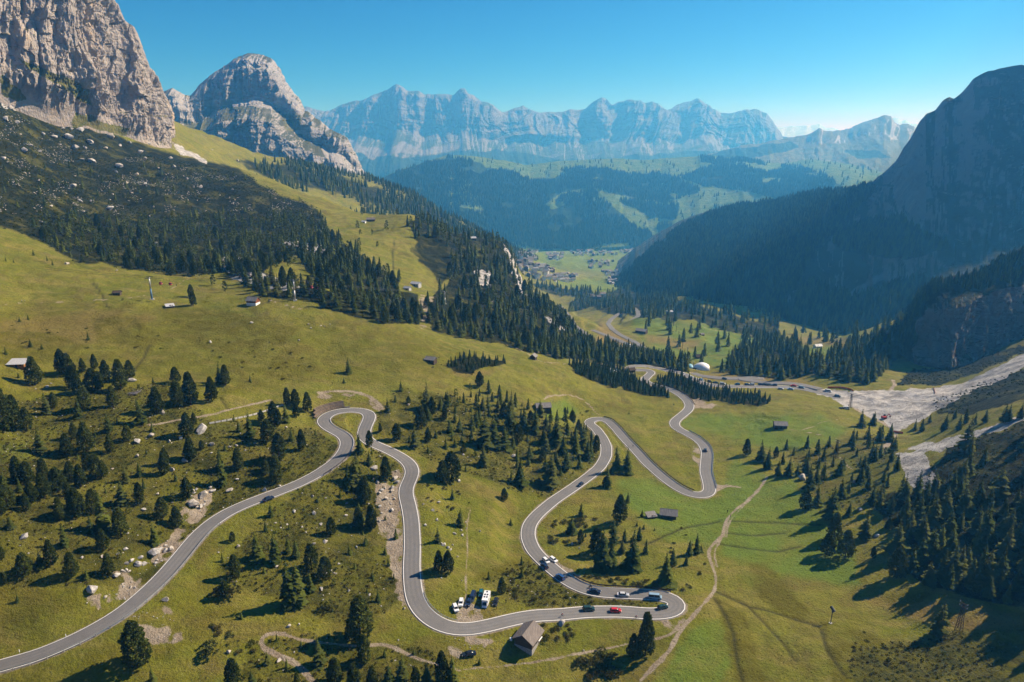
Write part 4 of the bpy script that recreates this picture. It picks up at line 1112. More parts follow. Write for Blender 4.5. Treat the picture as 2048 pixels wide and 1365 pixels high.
# where a tree stands, in words (photo regions)
PLACES = [
 ((0, 690, 140, 780), 'around the metal roofed hut'), ((0, 690, 300, 800), 'in the grove beside the left hut'), ((300, 690, 500, 850), 'right of the fallen timber'),
 ((0, 780, 200, 905), 'in the left edge grove'), ((200, 780, 360, 920), 'on the slope below the fallen timber'),
 ((350, 690, 500, 900), 'at the lower end of the grass ramp'), ((500, 760, 660, 920), 'between grass ramp and walled hairpin'), ((660, 700, 720, 760), 'on the meadow above the walled hairpin'),
 ((0, 905, 120, 1060), 'in the far left heath grove'), ((120, 905, 300, 1060), 'in the middle of the left heath grove'), ((300, 905, 420, 1100), 'by the white rocks above the road'),
 ((0, 1060, 300, 1240), 'on the heath above the straight road'), ((380, 880, 560, 1000), 'just above the road by the white rocks'), ((200, 1240, 340, 1340), 'alone under the long straight road'),
 ((440, 1000, 600, 1180), 'on the slope below the navy car'), ((600, 900, 780, 1040), 'between the legs below the walled hairpin'), ((600, 1040, 800, 1180), 'left of the steep road leg'),
 ((430, 1180, 680, 1290), 'above the looping dirt trail'), ((680, 1160, 800, 1340), 'left of the gravel pull-out'), ((430, 1290, 700, 1400), 'at the bottom edge by the trail'), ((700, 1290, 960, 1400), 'at the bottom edge by the pull-out'),
 ((700, 740, 860, 905), 'right of the walled hairpin'), ((860, 740, 960, 830), 'above the middle grove'), ((940, 740, 1090, 905), 'in the grove below the dark barn'), ((860, 830, 960, 960), 'left of the middle grove'),
 ((960, 900, 1200, 1000), 'on the clearing below the middle grove'), ((1080, 820, 1215, 940), 'in the grove inside the middle hairpin'), ((840, 960, 1060, 1180), 'on the grass above the campers'),
 ((1180, 900, 1300, 980), 'beside the middle hairpin'), ((1100, 980, 1300, 1180), 'in the grove above the row of cars'), ((1280, 990, 1420, 1180), 'in the hollow beside the dirt track'), ((1200, 1200, 1320, 1340), 'below the bottom hairpin'),
 ((1480, 860, 1620, 960), 'at the top of the dirt track'), ((1600, 880, 1800, 1010), 'in the copse by the flat rock'), ((1580, 1000, 1720, 1120), 'right of the track meadow'), ((1720, 1010, 2100, 1240), 'in the lower right wood'),
 ((1840, 1240, 1960, 1300), 'alone beside the lattice pylon'), ((1800, 840, 2100, 1010), 'on the dark right hand slope'), ((1640, 780, 2100, 900), 'at the gravel works edge'), ((1440, 640, 1840, 800), 'in the wood above the gravel works'),
 ((1180, 690, 1400, 750), 'in the row behind the upper hairpin'), ((1260, 560, 1800, 740), 'on the green valley floor'), ((0, 470, 240, 690), 'on the wide left meadow'), ((0, 200, 560, 560), 'on the dark boulder slope'),
 ((380, 540, 860, 700), 'in the belt behind the chalet'), ((560, 340, 800, 560), 'on the high meadow of the ridge'), ((800, 400, 1000, 560), 'on the wooded ridge crest'), ((800, 540, 1000, 700), 'on the wooded ridge slope'),
 ((1000, 460, 1220, 740), 'on the right ridge flank'), ((1000, 540, 1300, 700), 'on the valley floor past the ridge'), ((1300, 780, 1500, 900), 'by the road under the plantation')]
def place_of(px, py):
    for (a, b, c, d), w in PLACES:
        if a <= px < c and b <= py < d: return w
    return 'on the open slope'

def plant(t, mesh_i, extra=None):
    x, y, z, h, k, px, py = t
    name, cat, look = KIND[k]
    r = empty(name, (x, y, z - .1), RNG.uniform(0, 6.283))
    wsc = RNG.uniform(.88, 1.15)
    r.scale = (h * wsc, h * wsc, h)
    link('trunk' if k != 'b' else 'stem', TRUNKS[k], r)
    link('crown' if k != 'b' else 'foliage', CROWNS[k][mesh_i % len(CROWNS[k])], r)
    return r

hs = {k: np.quantile([t[3] for t in TREES if t[4] == k], (.33, .67)) for k in 'psl'}
LAB = {}
for i, t in enumerate(TREES):
    size = 'small' if t[3] < hs[t[4]][0] else ('tall' if t[3] > hs[t[4]][1] else 'middling')
    LAB.setdefault((size, t[4], place_of(t[5], t[6])), []).append((t[5], t[6], tag(plant(t, i), None, KIND[t[4]][1])))
for (size, k, w), items in LAB.items():
    name_set(f'{size} {KIND[k][2]} {w}', f'{size} {KIND[k][1]}s {w}', items)

# ------------------------------------------------------------------ woods further off: low shapes joined into one object per wood
def low_tree(rng, kind):
    V = []
    if kind == 'p':
        for i in range(44):
            z = .1 + .85 * rng.random(); q = (z - .1) / .9
            r = .22 * (1 - q ** 2.4) ** .6 * (.6 + .4 * rng.random()); a = rng.uniform(0, 6.28)
            V += clump_tris(rng, np.array((math.cos(a) * r, math.sin(a) * r, z)), .12, 2)
    else:
        lev = 8
        for i in range(lev):
            q = i / lev; z = .06 + .94 * q; R_ = .19 * (1 - q) ** .85 + .02; nb = 5; a0 = rng.uniform(0, 6.28)
            for b in range(nb):
                a = a0 + 6.283 * b / nb + rng.normal() * .2; r = R_ * rng.uniform(.7, 1.2)
                d = np.array((math.cos(a), math.sin(a), 0)); e = np.array((-math.sin(a), math.cos(a), 0))
                V += [np.array((0, 0, z + .16)), d * r + e * r * .62 + (0, 0, z - .02), d * r - e * r * .62 + (0, 0, z - .02)]
        V += [np.array((.01, 0, .9)), np.array((-.01, .01, .9)), np.array((0, 0, 1.02))]
    return np.array(V, float)

def tiny_tree(rng):
    V = []
    for (z0, z1, r) in ((0.02, .62, .21), (.36, 1.0, .14)):
        a0 = rng.uniform(0, 6.28)
        for b in range(4):
            a, c = a0 + b * 1.571, a0 + (b + 1) * 1.571
            V += [(0, 0, z1), (math.cos(a) * r * rng.uniform(.8, 1.2), math.sin(a) * r, z0), (math.cos(c) * r, math.sin(c) * r * rng.uniform(.8, 1.2), z0)]
    return np.array(V, float)

_lt = {'p': [low_tree(_r, 'p') for _ in range(4)], 's': [low_tree(_r, 's') for _ in range(5)]}
_lt['l'] = _lt['s']; _lt['t'] = [tiny_tree(_r) for _ in range(5)]
def wood(name, pts, kind, mats, label, seed):
    """pts: rows of x, y, z, h"""
    g = np.random.default_rng(seed); pts = np.asarray(pts, float); Vs = []; mi = []
    tp = _lt[kind]; pick = g.integers(len(tp), size=len(pts))
    for q, T in enumerate(tp):
        p = pts[pick == q]
        if len(p) == 0: continue
        a = g.uniform(0, 6.28, len(p)); c, s = np.cos(a), np.sin(a); w = p[:, 3] * g.uniform(.85, 1.2, len(p))
        X = p[:, 0, None] + (T[:, 0] * c[:, None] - T[:, 1] * s[:, None]) * w[:, None]
        Y = p[:, 1, None] + (T[:, 0] * s[:, None] + T[:, 1] * c[:, None]) * w[:, None]
        Z = p[:, 2, None] - .2 + T[:, 2] * p[:, 3, None]
        Vs.append(np.stack([X, Y, Z], -1).reshape(-1, 3))
        mi.append(np.repeat(g.integers(len(mats), size=len(p)), len(T) // 3))
    V = np.concatenate(Vs)
    o = link(name, np_mesh(name, V, np.arange(len(V)).reshape(-1, 3), mats, False, np.concatenate(mi)))
    tag(o, label, kind='stuff')
    return o

for k, nm, ms, lb in (('p', 'pine_wood', [M_PINE], 'pine trees of the ridge and meadow belt too many to count'), ('s', 'spruce_wood', [M_SPRUCE, M_YOUNG], 'dark spruce wood on the ridge and valley floor'),
                      ('l', 'larch_wood', [M_LARCH, M_SPRUCE], 'larches mixed into the ridge wood')):
    pts = [c[:4] for c in REST if c[4] == k]
    if pts: wood(nm, pts, k, ms, lb, 5)
# plantation of small dark trees beside the upper road
for zi, (z, n, r0, r1, t0, t1, sp, hr) in enumerate((('young_wood', 26000, 380, 720, 2, 18, 2.9, (4.5, 8)), ('young_wood_b', 22000, 380, 700, 9, 25, 3.4, (4.0, 7.5)), ('small_wood', 14000, 380, 620, -8, 2, 3.2, (3.5, 6)))):
    X, Y, Z, px, py, d, g = scatter(z, n, r0, r1, t0, t1, 500 + zi, 1.5, (25, -.45))
    k = thin(X, Y, sp)
    wood('young_spruce_plantation', np.c_[X[k], Y[k], Z[k], g.uniform(*hr, len(k))], 's', [M_YOUNG],
         ('dense stand of small dark spruces left of the upper road', 'dense stand of small dark spruces right of the upper road', 'patch of small dark spruces by the meadow hut')[zi], 9 + zi)

def on_mesh(V, zone_fn, n, hr, seed, name, label, rows=(1, -12), mats=None):
    """trees rooted on the faces of a mountain sheet"""
    g = np.random.default_rng(seed)
    V = V[rows[0]:rows[1]]
    A = np.linalg.norm(np.cross(V[1:, :-1] - V[:-1, :-1], V[:-1, 1:] - V[:-1, :-1]), axis=-1)
    cdf = np.cumsum(A.ravel()); q = np.searchsorted(cdf, g.uniform(0, cdf[-1], n)); i, j = np.divmod(q, A.shape[1])
    a, b = g.random((2, n, 1))
    p = V[i, j] * (1 - a) * (1 - b) + V[i + 1, j] * a * (1 - b) + V[i, j + 1] * (1 - a) * b + V[i + 1, j + 1] * a * b
    px, py, d = proj(p[:, 0], p[:, 1], p[:, 2])
    m = zone_fn(px, py, g.random(n))
    p = p[m]
    return wood(name, np.c_[p, g.uniform(*hr, len(p))], 't', mats or [M_SPRUCE, M_YOUNG], label, seed)

_rs = raster(SELLA_WOOD, 3)
on_mesh(VS, lambda px, py, r: (rsample(_rs, px, py) > .5 - .15 * r), 60000, (13, 22), 41, 'mountain_wood', 'spruce forest on the foot of the shaded mountain')
_rh = raster(HILL_DARK, 5)
on_mesh(VH, lambda px, py, r: ((rsample(_rh, px, py) > .3 + .4 * r) & (vnoise(px / 30, py / 10, 33) > .22)) | (r < .015), 42000, (20, 30), 43, 'hill_wood', 'spruce forest on the hills across the valley')
on_mesh(VB, lambda px, py, r: (rsample(raster(["1780,670 1830,580 1880,550 1960,540 2000,510 2060,490 2400,330 2400,500 2060,560 1960,580 1880,580 1850,605 1830,640 1830,700 1790,720"], 2), px, py) > .5), 9000, (5, 10), 44, 'bluff_wood', 'small trees along the top of the dark bluff')
# forested foot of the dome mountain, beyond the ridge
def _foot(px, py): return (np.clip((px - 470) / 190, 0, 1) ** 1.5 > np.random.default_rng(4).random(px.shape) * (.3 + vnoise(px / 22, py / 9, 8))) & (px < 1080) & (py > 325) & (py < 520)
X, Y, Z, px, py, d, g = scatter(_foot, 70000, 1250, 2500, -20, 4, 77, 0)
m = fbm(X / 90, Y / 90, 3, 15) > -.12 + g.normal(size=len(X)) * .1
X, Y, Z = X[m], Y[m], Z[m]
k = thin(X, Y, 9.0)
wood('slope_wood', np.c_[X[k], Y[k], Z[k], g.uniform(13, 21, len(k))], 't', [M_SPRUCE, M_YOUNG], 'spruce forest on the slope below the dome mountain', 6)
# ------------------------------------------------------------------ bushes, dwarf pine, tussocks
BUSH = {}
def add_bush(w, h, label, group=None, i=0, wide=1.3):
    name, cat, look = KIND['b']
    r = empty('bush', (w[0], w[1], w[2] - .1), RNG.uniform(0, 6.28)); r.scale = (h * wide, h * wide, h * 1.1)
    link('stem', TRUNKS['b'], r); link('foliage', CROWNS['b'][i % 5], r)
    tag(r, label, 'bush')
    q = proj(*[np.float64(c) for c in w]); BUSH.setdefault((label, group), []).append((float(q[0]), float(q[1]), r))
BUSHZ = [("1093,1045 1120,1030 1165,1035 1190,1025 1195,1040 1150,1070 1120,1100 1098,1085", 26, (1.4, 3.0), 'leafy bush inside the middle road bend'),
         ("1160,1150 1230,1158 1300,1160 1330,1175 1250,1172 1180,1168", 26, (1.0, 2.2), 'rusty leaved bush above the row of cars'),
         ("1000,1150 1060,1125 1110,1160 1160,1190 1200,1205 1100,1212 1030,1200", 44, (.9, 2.2), 'leafy bush below the row of cars'),
         ("1085,1238 1130,1238 1148,1260 1130,1285 1095,1285", 14, (1.3, 2.6), 'bush on the mound right of the big barn'),
         ("1160,1310 1215,1300 1240,1350 1170,1365", 12, (2.5, 4.5), 'tall bush at the bottom below the track'),
         ("1360,1050 1420,1130 1400,1180 1330,1190 1320,1150", 16, (.8, 1.8), 'low bush along the ditch left of the track'),
         ("860,715 920,715 960,760 880,750", 8, (.8, 1.6), 'low bush by the small spruce patch'),
         ("350,690 560,680 660,740 560,760 400,740", 26, (.8, 1.8), 'low bush on the meadow hummocks'),
         ("0,650 330,660 330,700 0,700", 16, (.8, 1.8), 'low bush on the brown left meadow'),
         ("790,930 900,950 940,1010 880,1050 850,1020", 16, (.8, 2.0), 'bush among stones right of the steep road'),
         ("1060,810 1085,830 1190,820 1160,860 1100,850", 14, (1.0, 2.0), 'bush below the dark barn'),
         ("1700,1260 1880,1290 1900,1340 1700,1330", 14, (.6, 1.6), 'low bush near the lone larch'),
         ("430,1230 520,1300 460,1365 400,1300", 16, (.8, 2.2), 'rusty bush left of the trail loop'),
         ("1960,1120 2060,1110 2060,1170 1960,1150", 12, (1.5, 3.0), 'grey green bush by the right wood')]
for zi, (poly, n, hr, lab) in enumerate(BUSHZ):
    m = raster([poly], 0); ij = np.argwhere(m > .5); g = np.random.default_rng(700 + zi)
    pick = ij[g.integers(len(ij), size=n)]
    W = hit(np.c_[RX0 + (pick[:, 1] + g.random(n)) * RS, RY0 + (pick[:, 0] + g.random(n)) * RS])
    for i, w in enumerate(W):
        if hsample(ROADG, np.array([w[0]]), np.array([w[1]]))[0] < 1.2 or hsample(PATHD, np.array([w[0]]), np.array([w[1]]))[0] < .5: continue
        add_bush(w, g.uniform(*hr), lab, lab.replace('bush', 'bushes', 1), i)
for (px, py, hp, lab) in ((422, 1306, 32, 'round dark bush left of the dirt trail loop'), (1272, 1040, 0, None), (655, 1222, 22, 'small dark bush alone on the bank below the road'), (455, 1195, 38, 'broad round bush below the long straight road')):
    if lab:
        w = hit([(px, py)])[0]; add_bush(w, tree_height(w, hp), lab, None, 1, 1.15)

for (lab, grp), items in BUSH.items(): name_set(lab, grp, items)

def tuft(rng, n=7, s=.34):
    V = []
    for _ in range(n):
        a = rng.uniform(0, 6.28); r = rng.uniform(.1, .5)
        V += clump_tris(rng, np.array((math.cos(a) * r, math.sin(a) * r, rng.uniform(.15, .6) * (1 - r))), s, 2)
    V = np.array(V); V[:, 2] = np.maximum(V[:, 2], -.05)
    return V
_lt['d'] = [tuft(_r, 9, .30) for _ in range(6)]
_lt['g'] = [tuft(_r, 4, .40) for _ in range(6)]
M_HEATH = leafmat('heath_leaves', (.030, .036, .009), (.060, .064, .015), (.075, .050, .016))
M_GRASS = leafmat('dry_tussock', (.075, .080, .018), (.120, .115, .030), (.110, .080, .026))
for zi, (z, n, r0, r1, t0, t1, sp, hr, kd, mats, nm, lb) in enumerate((
  ('heath_slope', 90000, 430, 1150, -44, -10, 3.6, (1.2, 2.6), 'd', [M_DWARF, M_YOUNG, M_DWARF], 'dwarf_pine_thicket', 'dwarf pine thicket covering the dark boulder slope'),
  ('right_heath', 30000, 230, 560, 22, 46, 2.6, (1.0, 2.2), 'd', [M_DWARF, M_YOUNG], 'dwarf_pine_thicket', 'dwarf pine thicket on the right hand slope'),
  ('shade_heath', 20000, 400, 800, 26, 46, 3.2, (1.0, 2.2), 'd', [M_DWARF], 'dwarf_pine_thicket', 'dwarf pine strips beside the gravel fan'),  # dark tufts, those of the lower strip standing in for cast shade
  ('copse', 20000, 300, 540, 15, 35, 3.0, (.6, 1.6), 'd', [M_DWARF, M_HEATH, M_GRASS], 'heath_shrubs', 'low shrubs in the copse by the flat topped rock'),
  ('rough', 170000, 150, 520, -46, 44, 1.7, (.5, 1.6), 'd', [M_HEATH, M_DWARF, M_GRASS], 'heath_shrubs', 'low heath shrubs on the rocky slopes'),
  ('mid_wood', 20000, 380, 900, -34, -6, 4.0, (.8, 1.8), 'd', [M_DWARF, M_HEATH], 'heath_shrubs', 'low shrubs between the trees of the belt'),
  ('ridge_wood', 30000, 450, 1100, -16, 10, 5.0, (.8, 2.0), 'd', [M_DWARF, M_HEATH], 'heath_shrubs', 'low shrubs between the trees of the ridge'),
  (lambda px, py: np.ones(px.shape, bool), 260000, 150, 430, -44, 44, 1.7, (.18, .60), 'g', [M_GRASS, M_GRASS, M_HEATH], 'grass_tussocks', 'grass tussocks strewn over the near meadows'))):
    X, Y, Z, px, py, d, g = scatter(z, n, r0, r1, t0, t1, 800 + zi, 1.0 if kd == 'g' else .8, (30, -.12) if nm == 'heath_shrubs' else ((22, -.05) if kd == 'g' else (50, -.2)))
    k = thin(X, Y, sp)
    s = hsample(m1[..., 3], X[k], Y[k]) < .3
    k = k[s]
    h = g.uniform(*hr, len(k))
    o = wood(nm, np.c_[X[k], Y[k], Z[k] + .12, h], kd, mats, lb, 20 + zi)

# ------------------------------------------------------------------ boulders and rubble
def rock_mesh(rng, name, sub=2):
    bm = bmesh.new(); bmesh.ops.create_icosphere(bm, subdivisions=sub, radius=.5)
    o = rng.uniform(0, 50, 3)
    cuts = [(lambda d: d / np.linalg.norm(d))(rng.normal(size=3)) for _ in range(11)]
    for v in bm.verts:
        p = np.array(v.co); q = p * 2.2
        n = vnoise(np.array([q[0] + o[0] + q[2]]), np.array([q[1] + o[1] - q[2]]), 5)[0] - .5
        p = p * (1 + .8 * n)
        for c in cuts:
            e = p @ c - .30
            if e > 0: p = p - c * e * .97
        v.co = p * (1, 1, .85)
    V = np.array([v.co[:] for v in bm.verts]); bm.verts.index_update(); Fc = np.array([[v.index for v in f.verts] for f in bm.faces]); bm.free()
    return V, Fc
t = NT('limestone', .95, .05)
a = t.noise(.7, 5, .7); b = t.noise(3.5, 4, .7)
c = t.mix(t.ramp(a, .35, .65), (.270, .255, .236), (.520, .490, .455))
c = t.mix(t.ramp(b, .52, .72, 0, .6), c, (.085, .078, .066))
c = t.mix(t.ramp(t.rnd(), .6, 1, 0, .5), c, (.430, .360, .270))
t.bump(b, .6, .3)
M_LIME = t.color(c)
ROCKS = [rock_mesh(_r, 'boulder', 2) for _ in range(9)]
ROCKM = [np_mesh('boulder', v, f, [M_LIME]) for v, f in ROCKS]
RTRACE = [(0, 680, 5.12, "485,485,40 1350,425,75 1660,755,75 1550,985,85 1410,1045,85 1735,1045,45 1850,1010,45 520,452,25 365,505,20 880,395,30"),
 (350, 700, 5.12, "275,830,150 60,910,45 380,975,65 560,1000,35 630,985,35 820,960,38 100,1145,85 1000,1000,40 370,1060,30 720,1030,25 1140,800,30 1080,1060,25"),
 (0, 900, 5.12, "250,900,90 1615,455,45 1890,115,85 1765,210,65 1970,560,115 1590,1060,150 1350,1140,62 1420,1185,95 1300,1170,55 1290,1022,45 1440,1112,70 840,1105,32 1055,1098,48 1210,1072,38 1465,615,52 1765,545,32 1410,70,45 1150,200,30 1310,860,35 1620,600,25"),
 (350, 920, 5.12, "290,365,115 180,470,115 560,320,95 1490,665,52 1220,530,48 1420,555,55 1420,865,42 1540,845,55 1040,1095,42 1675,1070,38 920,315,52 1070,268,42 640,205,42 1750,575,42 650,892,48 1030,650,28 1150,665,30 1300,690,35 1340,748,28 1860,895,32 1675,945,25 445,950,25 1300,345,22 1410,375,35 1545,395,32 1760,450,35"),
 (0, 1125, 5.12, "940,300,115 1190,140,85 1700,385,75 1480,20,60 1080,360,40"),
 (350, 1125, 5.12, "1500,275,55 1170,658,62 1270,637,32 1515,388,28 550,925,55 1990,340,30 1060,1010,60 630,200,25"),
 (700, 740, 5.12, "1680,890,70 460,1120,90 600,363,38 245,1020,90 800,422,22 1160,872,42 280,1160,60 1830,865,25 310,890,28 470,1040,30"),
 (700, 940, 5.12, "960,775,62 1005,805,50 1030,820,45 940,760,40 1052,772,32 890,515,44 845,415,44 770,568,42 905,338,44 1070,655,42 1330,632,34 1115,120,52 1100,892,34 935,1112,22 1150,675,42 750,352,28 1140,620,30 320,220,60 370,300,55 300,380,45 430,420,60 480,130,70 455,300,40 400,715,25 65,800,30 190,350,25 1185,540,25 1190,600,22"),
 (1100, 960, 5.12, "225,665,42 720,790,15 300,700,30"),
 (650, 1125, 5.12, "750,800,24 1400,190,24 815,475,30 460,330,32"),
 (1100, 1125, 5.12, "120,630,95 345,905,28"),
 (1450, 840, 5.12, "790,610,95 1380,925,75 1550,1195,65 1330,640,50 1400,640,60 1470,660,40"),
 (0, 0, 2.926, "430,1095,75 640,1230,75 470,1180,48 540,1185,52 490,1242,38 530,840,72 400,810,92 440,870,82 140,890,72 700,980,82 540,950,72 480,935,34 850,935,52 870,845,52 1000,930,44 1020,980,52 100,720,62 30,705,62 20,930,52 180,858,44 230,890,42 255,790,42 320,805,62 370,755,42 650,808,80 620,870,42 700,855,34 850,1080,44 740,1075,42 800,1025,42 1175,1100,44 660,1140,28 930,988,36 1095,1050,32 470,765,82 230,1058,24 1055,908,28 820,895,62 760,840,42 120,790,24 300,1210,30 240,1300,40 690,1060,30 500,870,40 60,640,50 1390,945,40 1240,880,25 840,1320,24 900,1215,22 350,850,30 680,1010,40 590,760,30 420,760,36"),
 (0, 470, 5.12, "1600,110,60 685,300,50 1195,370,35"), (380, 470, 5.12, "630,905,40 1215,918,30 1340,935,25 1375,938,22 1435,920,24 1238,958,26 210,1105,42 1115,1083,28 885,200,30 560,370,50 620,420,40 740,320,45 820,420,40 900,480,45")]
n_b = 0
for ox, oy, sc, s in RTRACE:
    rows = P2(s); pts = np.c_[ox + rows[:, 0] / sc, oy + rows[:, 1] / sc]
    W = hit(pts)
    for (a_, b_, wd), q, w in zip(rows, pts, W):
        d = math.dist(w, (0, 0, CZ)); size = wd / sc * d / F * (.6 if q[1] < 470 else 1.0)
        n_b += 1
        o = link('boulder', ROCKM[n_b % 9]); h = RNG.uniform(.6, .95)
        o.location = (w[0], w[1], w[2] + size * h * .18)
        o.scale = (size, size * RNG.uniform(.7, 1), size * h); o.rotation_euler = (RNG.uniform(-.3, .3), RNG.uniform(-.3, .3), RNG.uniform(0, 6.28))
        tag(o, None, 'boulder'); o['_q'] = (float(q[0]), float(q[1]), float(size))
g = np.random.default_rng(91)
for zi, (poly, n, sz) in enumerate((("375,985 425,960 430,985 405,1020 385,1030", 12, (1.2, 3.4)), ("300,1095 350,1085 345,1130 312,1140", 12, (1.0, 3.0)), ("225,1140 290,1140 270,1180 230,1200", 9, (.8, 2.2)), ("745,950 790,950 795,1040 770,1060 750,1010", 22, (1.0, 3.2)), ("640,1130 690,1150 700,1190 640,1180", 5, (.7, 1.5)))):
    ij = np.argwhere(raster([poly], 0) > .5); pick = ij[g.integers(len(ij), size=n)]
    for w, (i_, j_) in zip(hit(np.c_[RX0 + (pick[:, 1] + g.random(n)) * RS, RY0 + (pick[:, 0] + g.random(n)) * RS]), pick):
        if hsample(ROADG, np.array([w[0]]), np.array([w[1]]))[0] < 2: continue
        size = g.uniform(*sz); o = link('boulder', ROCKM[int(g.integers(9))]); o.location = (w[0], w[1], w[2] + size * .12); o.scale = (size, size * g.uniform(.6, 1), size * g.uniform(.5, .8)); o.rotation_euler = (g.uniform(-.3, .3), g.uniform(-.3, .3), g.uniform(0, 6.28))
        tag(o, None, 'boulder'); o['_q'] = (float(RX0 + j_ * RS), float(RY0 + i_ * RS), size)
X, Y, Z, px, py, d, _ = scatter('heath_slope', 2600, 560, 1100, -42, -14, 92, 0, (60, .02))
m = (py < 440) & (py > 215) & (py < 250 + .55 * px + 60); X, Y, Z, px, py, d = (q[m] for q in (X, Y, Z, px, py, d))
k = thin(X, Y, 11)[:40]
for i in k:
    size = g.uniform(1.0, 3.6) ; o = link('boulder', ROCKM[int(g.integers(9))])
    o.location = (X[i], Y[i], Z[i] + size * .2); o.scale = (size, size * g.uniform(.6, 1), size * g.uniform(.6, 1)); o.rotation_euler = (g.uniform(-.4, .4), g.uniform(-.4, .4), g.uniform(0, 6.28))
    tag(o, None, 'boulder'); o['_q'] = (float(px[i]), float(py[i]), size)
BL = {}
for o in [o for o in scene.objects if o.get('_q') is not None]:
    px_, py_, sz = o['_q']; del o['_q']
    w = place_of(px_, py_)
    if py_ < 460 and px_ < 700: w = 'on the dark boulder slope ' + ('near the cliff foot' if py_ < 300 else ('at the left' if px_ < 130 else ('in the middle' if px_ < 260 else 'at the right')))
    BL.setdefault((('small', 'broad', 'massive')[int(sz > 2.2) + int(sz > 4.5)] + ' pale boulder ' + w), []).append((px_, py_, o))
for lab, items in BL.items():
    name_set(lab, lab.replace('boulder', 'boulders', 1), items)

def rubble(name, zonef, n, r0, r1, t0, t1, hr, seed, label, thr=.4, clear=.3):
    g = np.random.default_rng(seed)
    X, Y, Z, px, py, d, _ = scatter(zonef, n, r0, r1, t0, t1, seed, clear, None, thr)
    V, Fc = ROCKS1; Vs, Fs = [], []
    P = np.c_[X, Y, Z]; s = g.uniform(hr[0], hr[1], len(P)) ** 1.0
    a = g.uniform(0, 6.28, len(P)); c, sn = np.cos(a), np.sin(a)
    sx, sy, sz = s, s * g.uniform(.5, 1, len(P)), s * g.uniform(.4, .8, len(P))
    x = V[:, 0] * sx[:, None]; y = V[:, 1] * sy[:, None]
    VV = np.stack([P[:, :1] + x * c[:, None] - y * sn[:, None], P[:, 1:2] + x * sn[:, None] + y * c[:, None], P[:, 2:] + V[:, 2] * sz[:, None] + sz[:, None] * .15], -1)
    FF = Fc[None] + (np.arange(len(P)) * len(V))[:, None, None]
    o = link(name, np_mesh(name, VV.reshape(-1, 3), FF.reshape(-1, 3), [M_LIME])); tag(o, label, kind='stuff')
ROCKS1 = rock_mesh(_r, 'r', 1)
rubble('rubble', 'gravel', 12000, 150, 420, -46, 30, (.2, .8), 61, 'loose pale stones on the road banks', .45)
rubble('rubble', 'quarry', 7000, 380, 720, 20, 44, (.2, 1.1), 62, 'loose stones of the gravel works')
rubble('rubble', 'scree', 9000, 350, 640, 20, 44, (.2, .9), 63, 'loose stones of the stream bed at the right')
rubble('rubble', 'rough', 2600, 150, 480, -46, 12, (.3, 1.1), 64, 'small pale stones strewn over the heath')
rubble('rubble', lambda px, py: (rsample(R['heath_slope'], px, py) > .4) & (py < 430) & (vnoise(px / 26, py / 16, 12) > .62), 16000, 560, 1100, -42, -14, (.7, 2.6), 65, 'pale broken rock strewn over the dark boulder slope', .4, 0)
# ------------------------------------------------------------------ shapes for built things
class MB:
    def __init__(self): self.V = []; self.F = []; self.M = []
    def quadbox(self, p, mi=0):
        """p: 8 corners, bottom ring then top ring"""
        b = len(self.V); self.V += [tuple(q) for q in p]
        for f in ((3, 2, 1, 0), (4, 5, 6, 7), (0, 1, 5, 4), (1, 2, 6, 5), (2, 3, 7, 6), (3, 0, 4, 7)):
            self.F.append(tuple(b + i for i in f)); self.M.append(mi)
        return self
    def box(self, x0, x1, y0, y1, z0, z1, mi=0, top=1.0):
        cx, cy = (x0 + x1) / 2, (y0 + y1) / 2
        t = lambda x, y: (cx + (x - cx) * top, cy + (y - cy) * top)
        return self.quadbox([(x0, y0, z0), (x1, y0, z0), (x1, y1, z0), (x0, y1, z0), (*t(x0, y0), z1), (*t(x1, y0), z1), (*t(x1, y1), z1), (*t(x0, y1), z1)], mi)
    def bar(self, a, b, r0, r1=None, n=6, mi=0, caps=True):
        a, b = Vector(a), Vector(b); r1 = r0 if r1 is None else r1
        q = (b - a).to_track_quat('Z', 'Y'); k = len(self.V)
        for p, r in ((a, r0), (b, r1)):
            for i in range(n):
                self.V.append(tuple(p + q @ Vector((math.cos(6.2832 * i / n) * r, math.sin(6.2832 * i / n) * r, 0))))
        for i in range(n):
            j = (i + 1) % n; self.F.append((k + i, k + j, k + n + j, k + n + i)); self.M.append(mi)
        if caps:
            self.F.append(tuple(k + i for i in reversed(range(n)))); self.F.append(tuple(k + n + i for i in range(n))); self.M += [mi, mi]
        return self
    def poly(self, pts, mi=0):
        b = len(self.V); self.V += [tuple(p) for p in pts]; self.F.append(tuple(range(b, b + len(pts)))); self.M.append(mi); return self
    def rings(self, rings, mi=0, cap=True):
        b = len(self.V); n = len(rings[0])
        for r in rings: self.V += [tuple(p) for p in r]
        for k in range(len(rings) - 1):
            for i in range(n):
                j = (i + 1) % n; self.F.append((b + k * n + i, b + k * n + j, b + (k + 1) * n + j, b + (k + 1) * n + i)); self.M.append(mi)
        if cap:
            self.F.append(tuple(b + i for i in reversed(range(n)))); self.M.append(mi)
            self.F.append(tuple(b + (len(rings) - 1) * n + i for i in range(n))); self.M.append(mi)
        return self
    def mesh(self, name, mats, smooth=False):
        me = bpy.data.meshes.new(name); me.from_pydata(self.V, [], self.F)
        for m in (mats if isinstance(mats, (list, tuple)) else [mats]): me.materials.append(m)
        me.polygons.foreach_set('material_index', self.M)
        if smooth: me.polygons.foreach_set('use_smooth', [True] * len(self.F))
        me.update(); return me
    def obj(self, name, mats, parent=None, smooth=False): return link(name, self.mesh(name, mats, smooth), parent)

def copy_tree(o, parent=None):
    c = o.copy(); COL.objects.link(c); c.parent = parent
    for ch in list(o.children): copy_tree(ch, c)
    return c

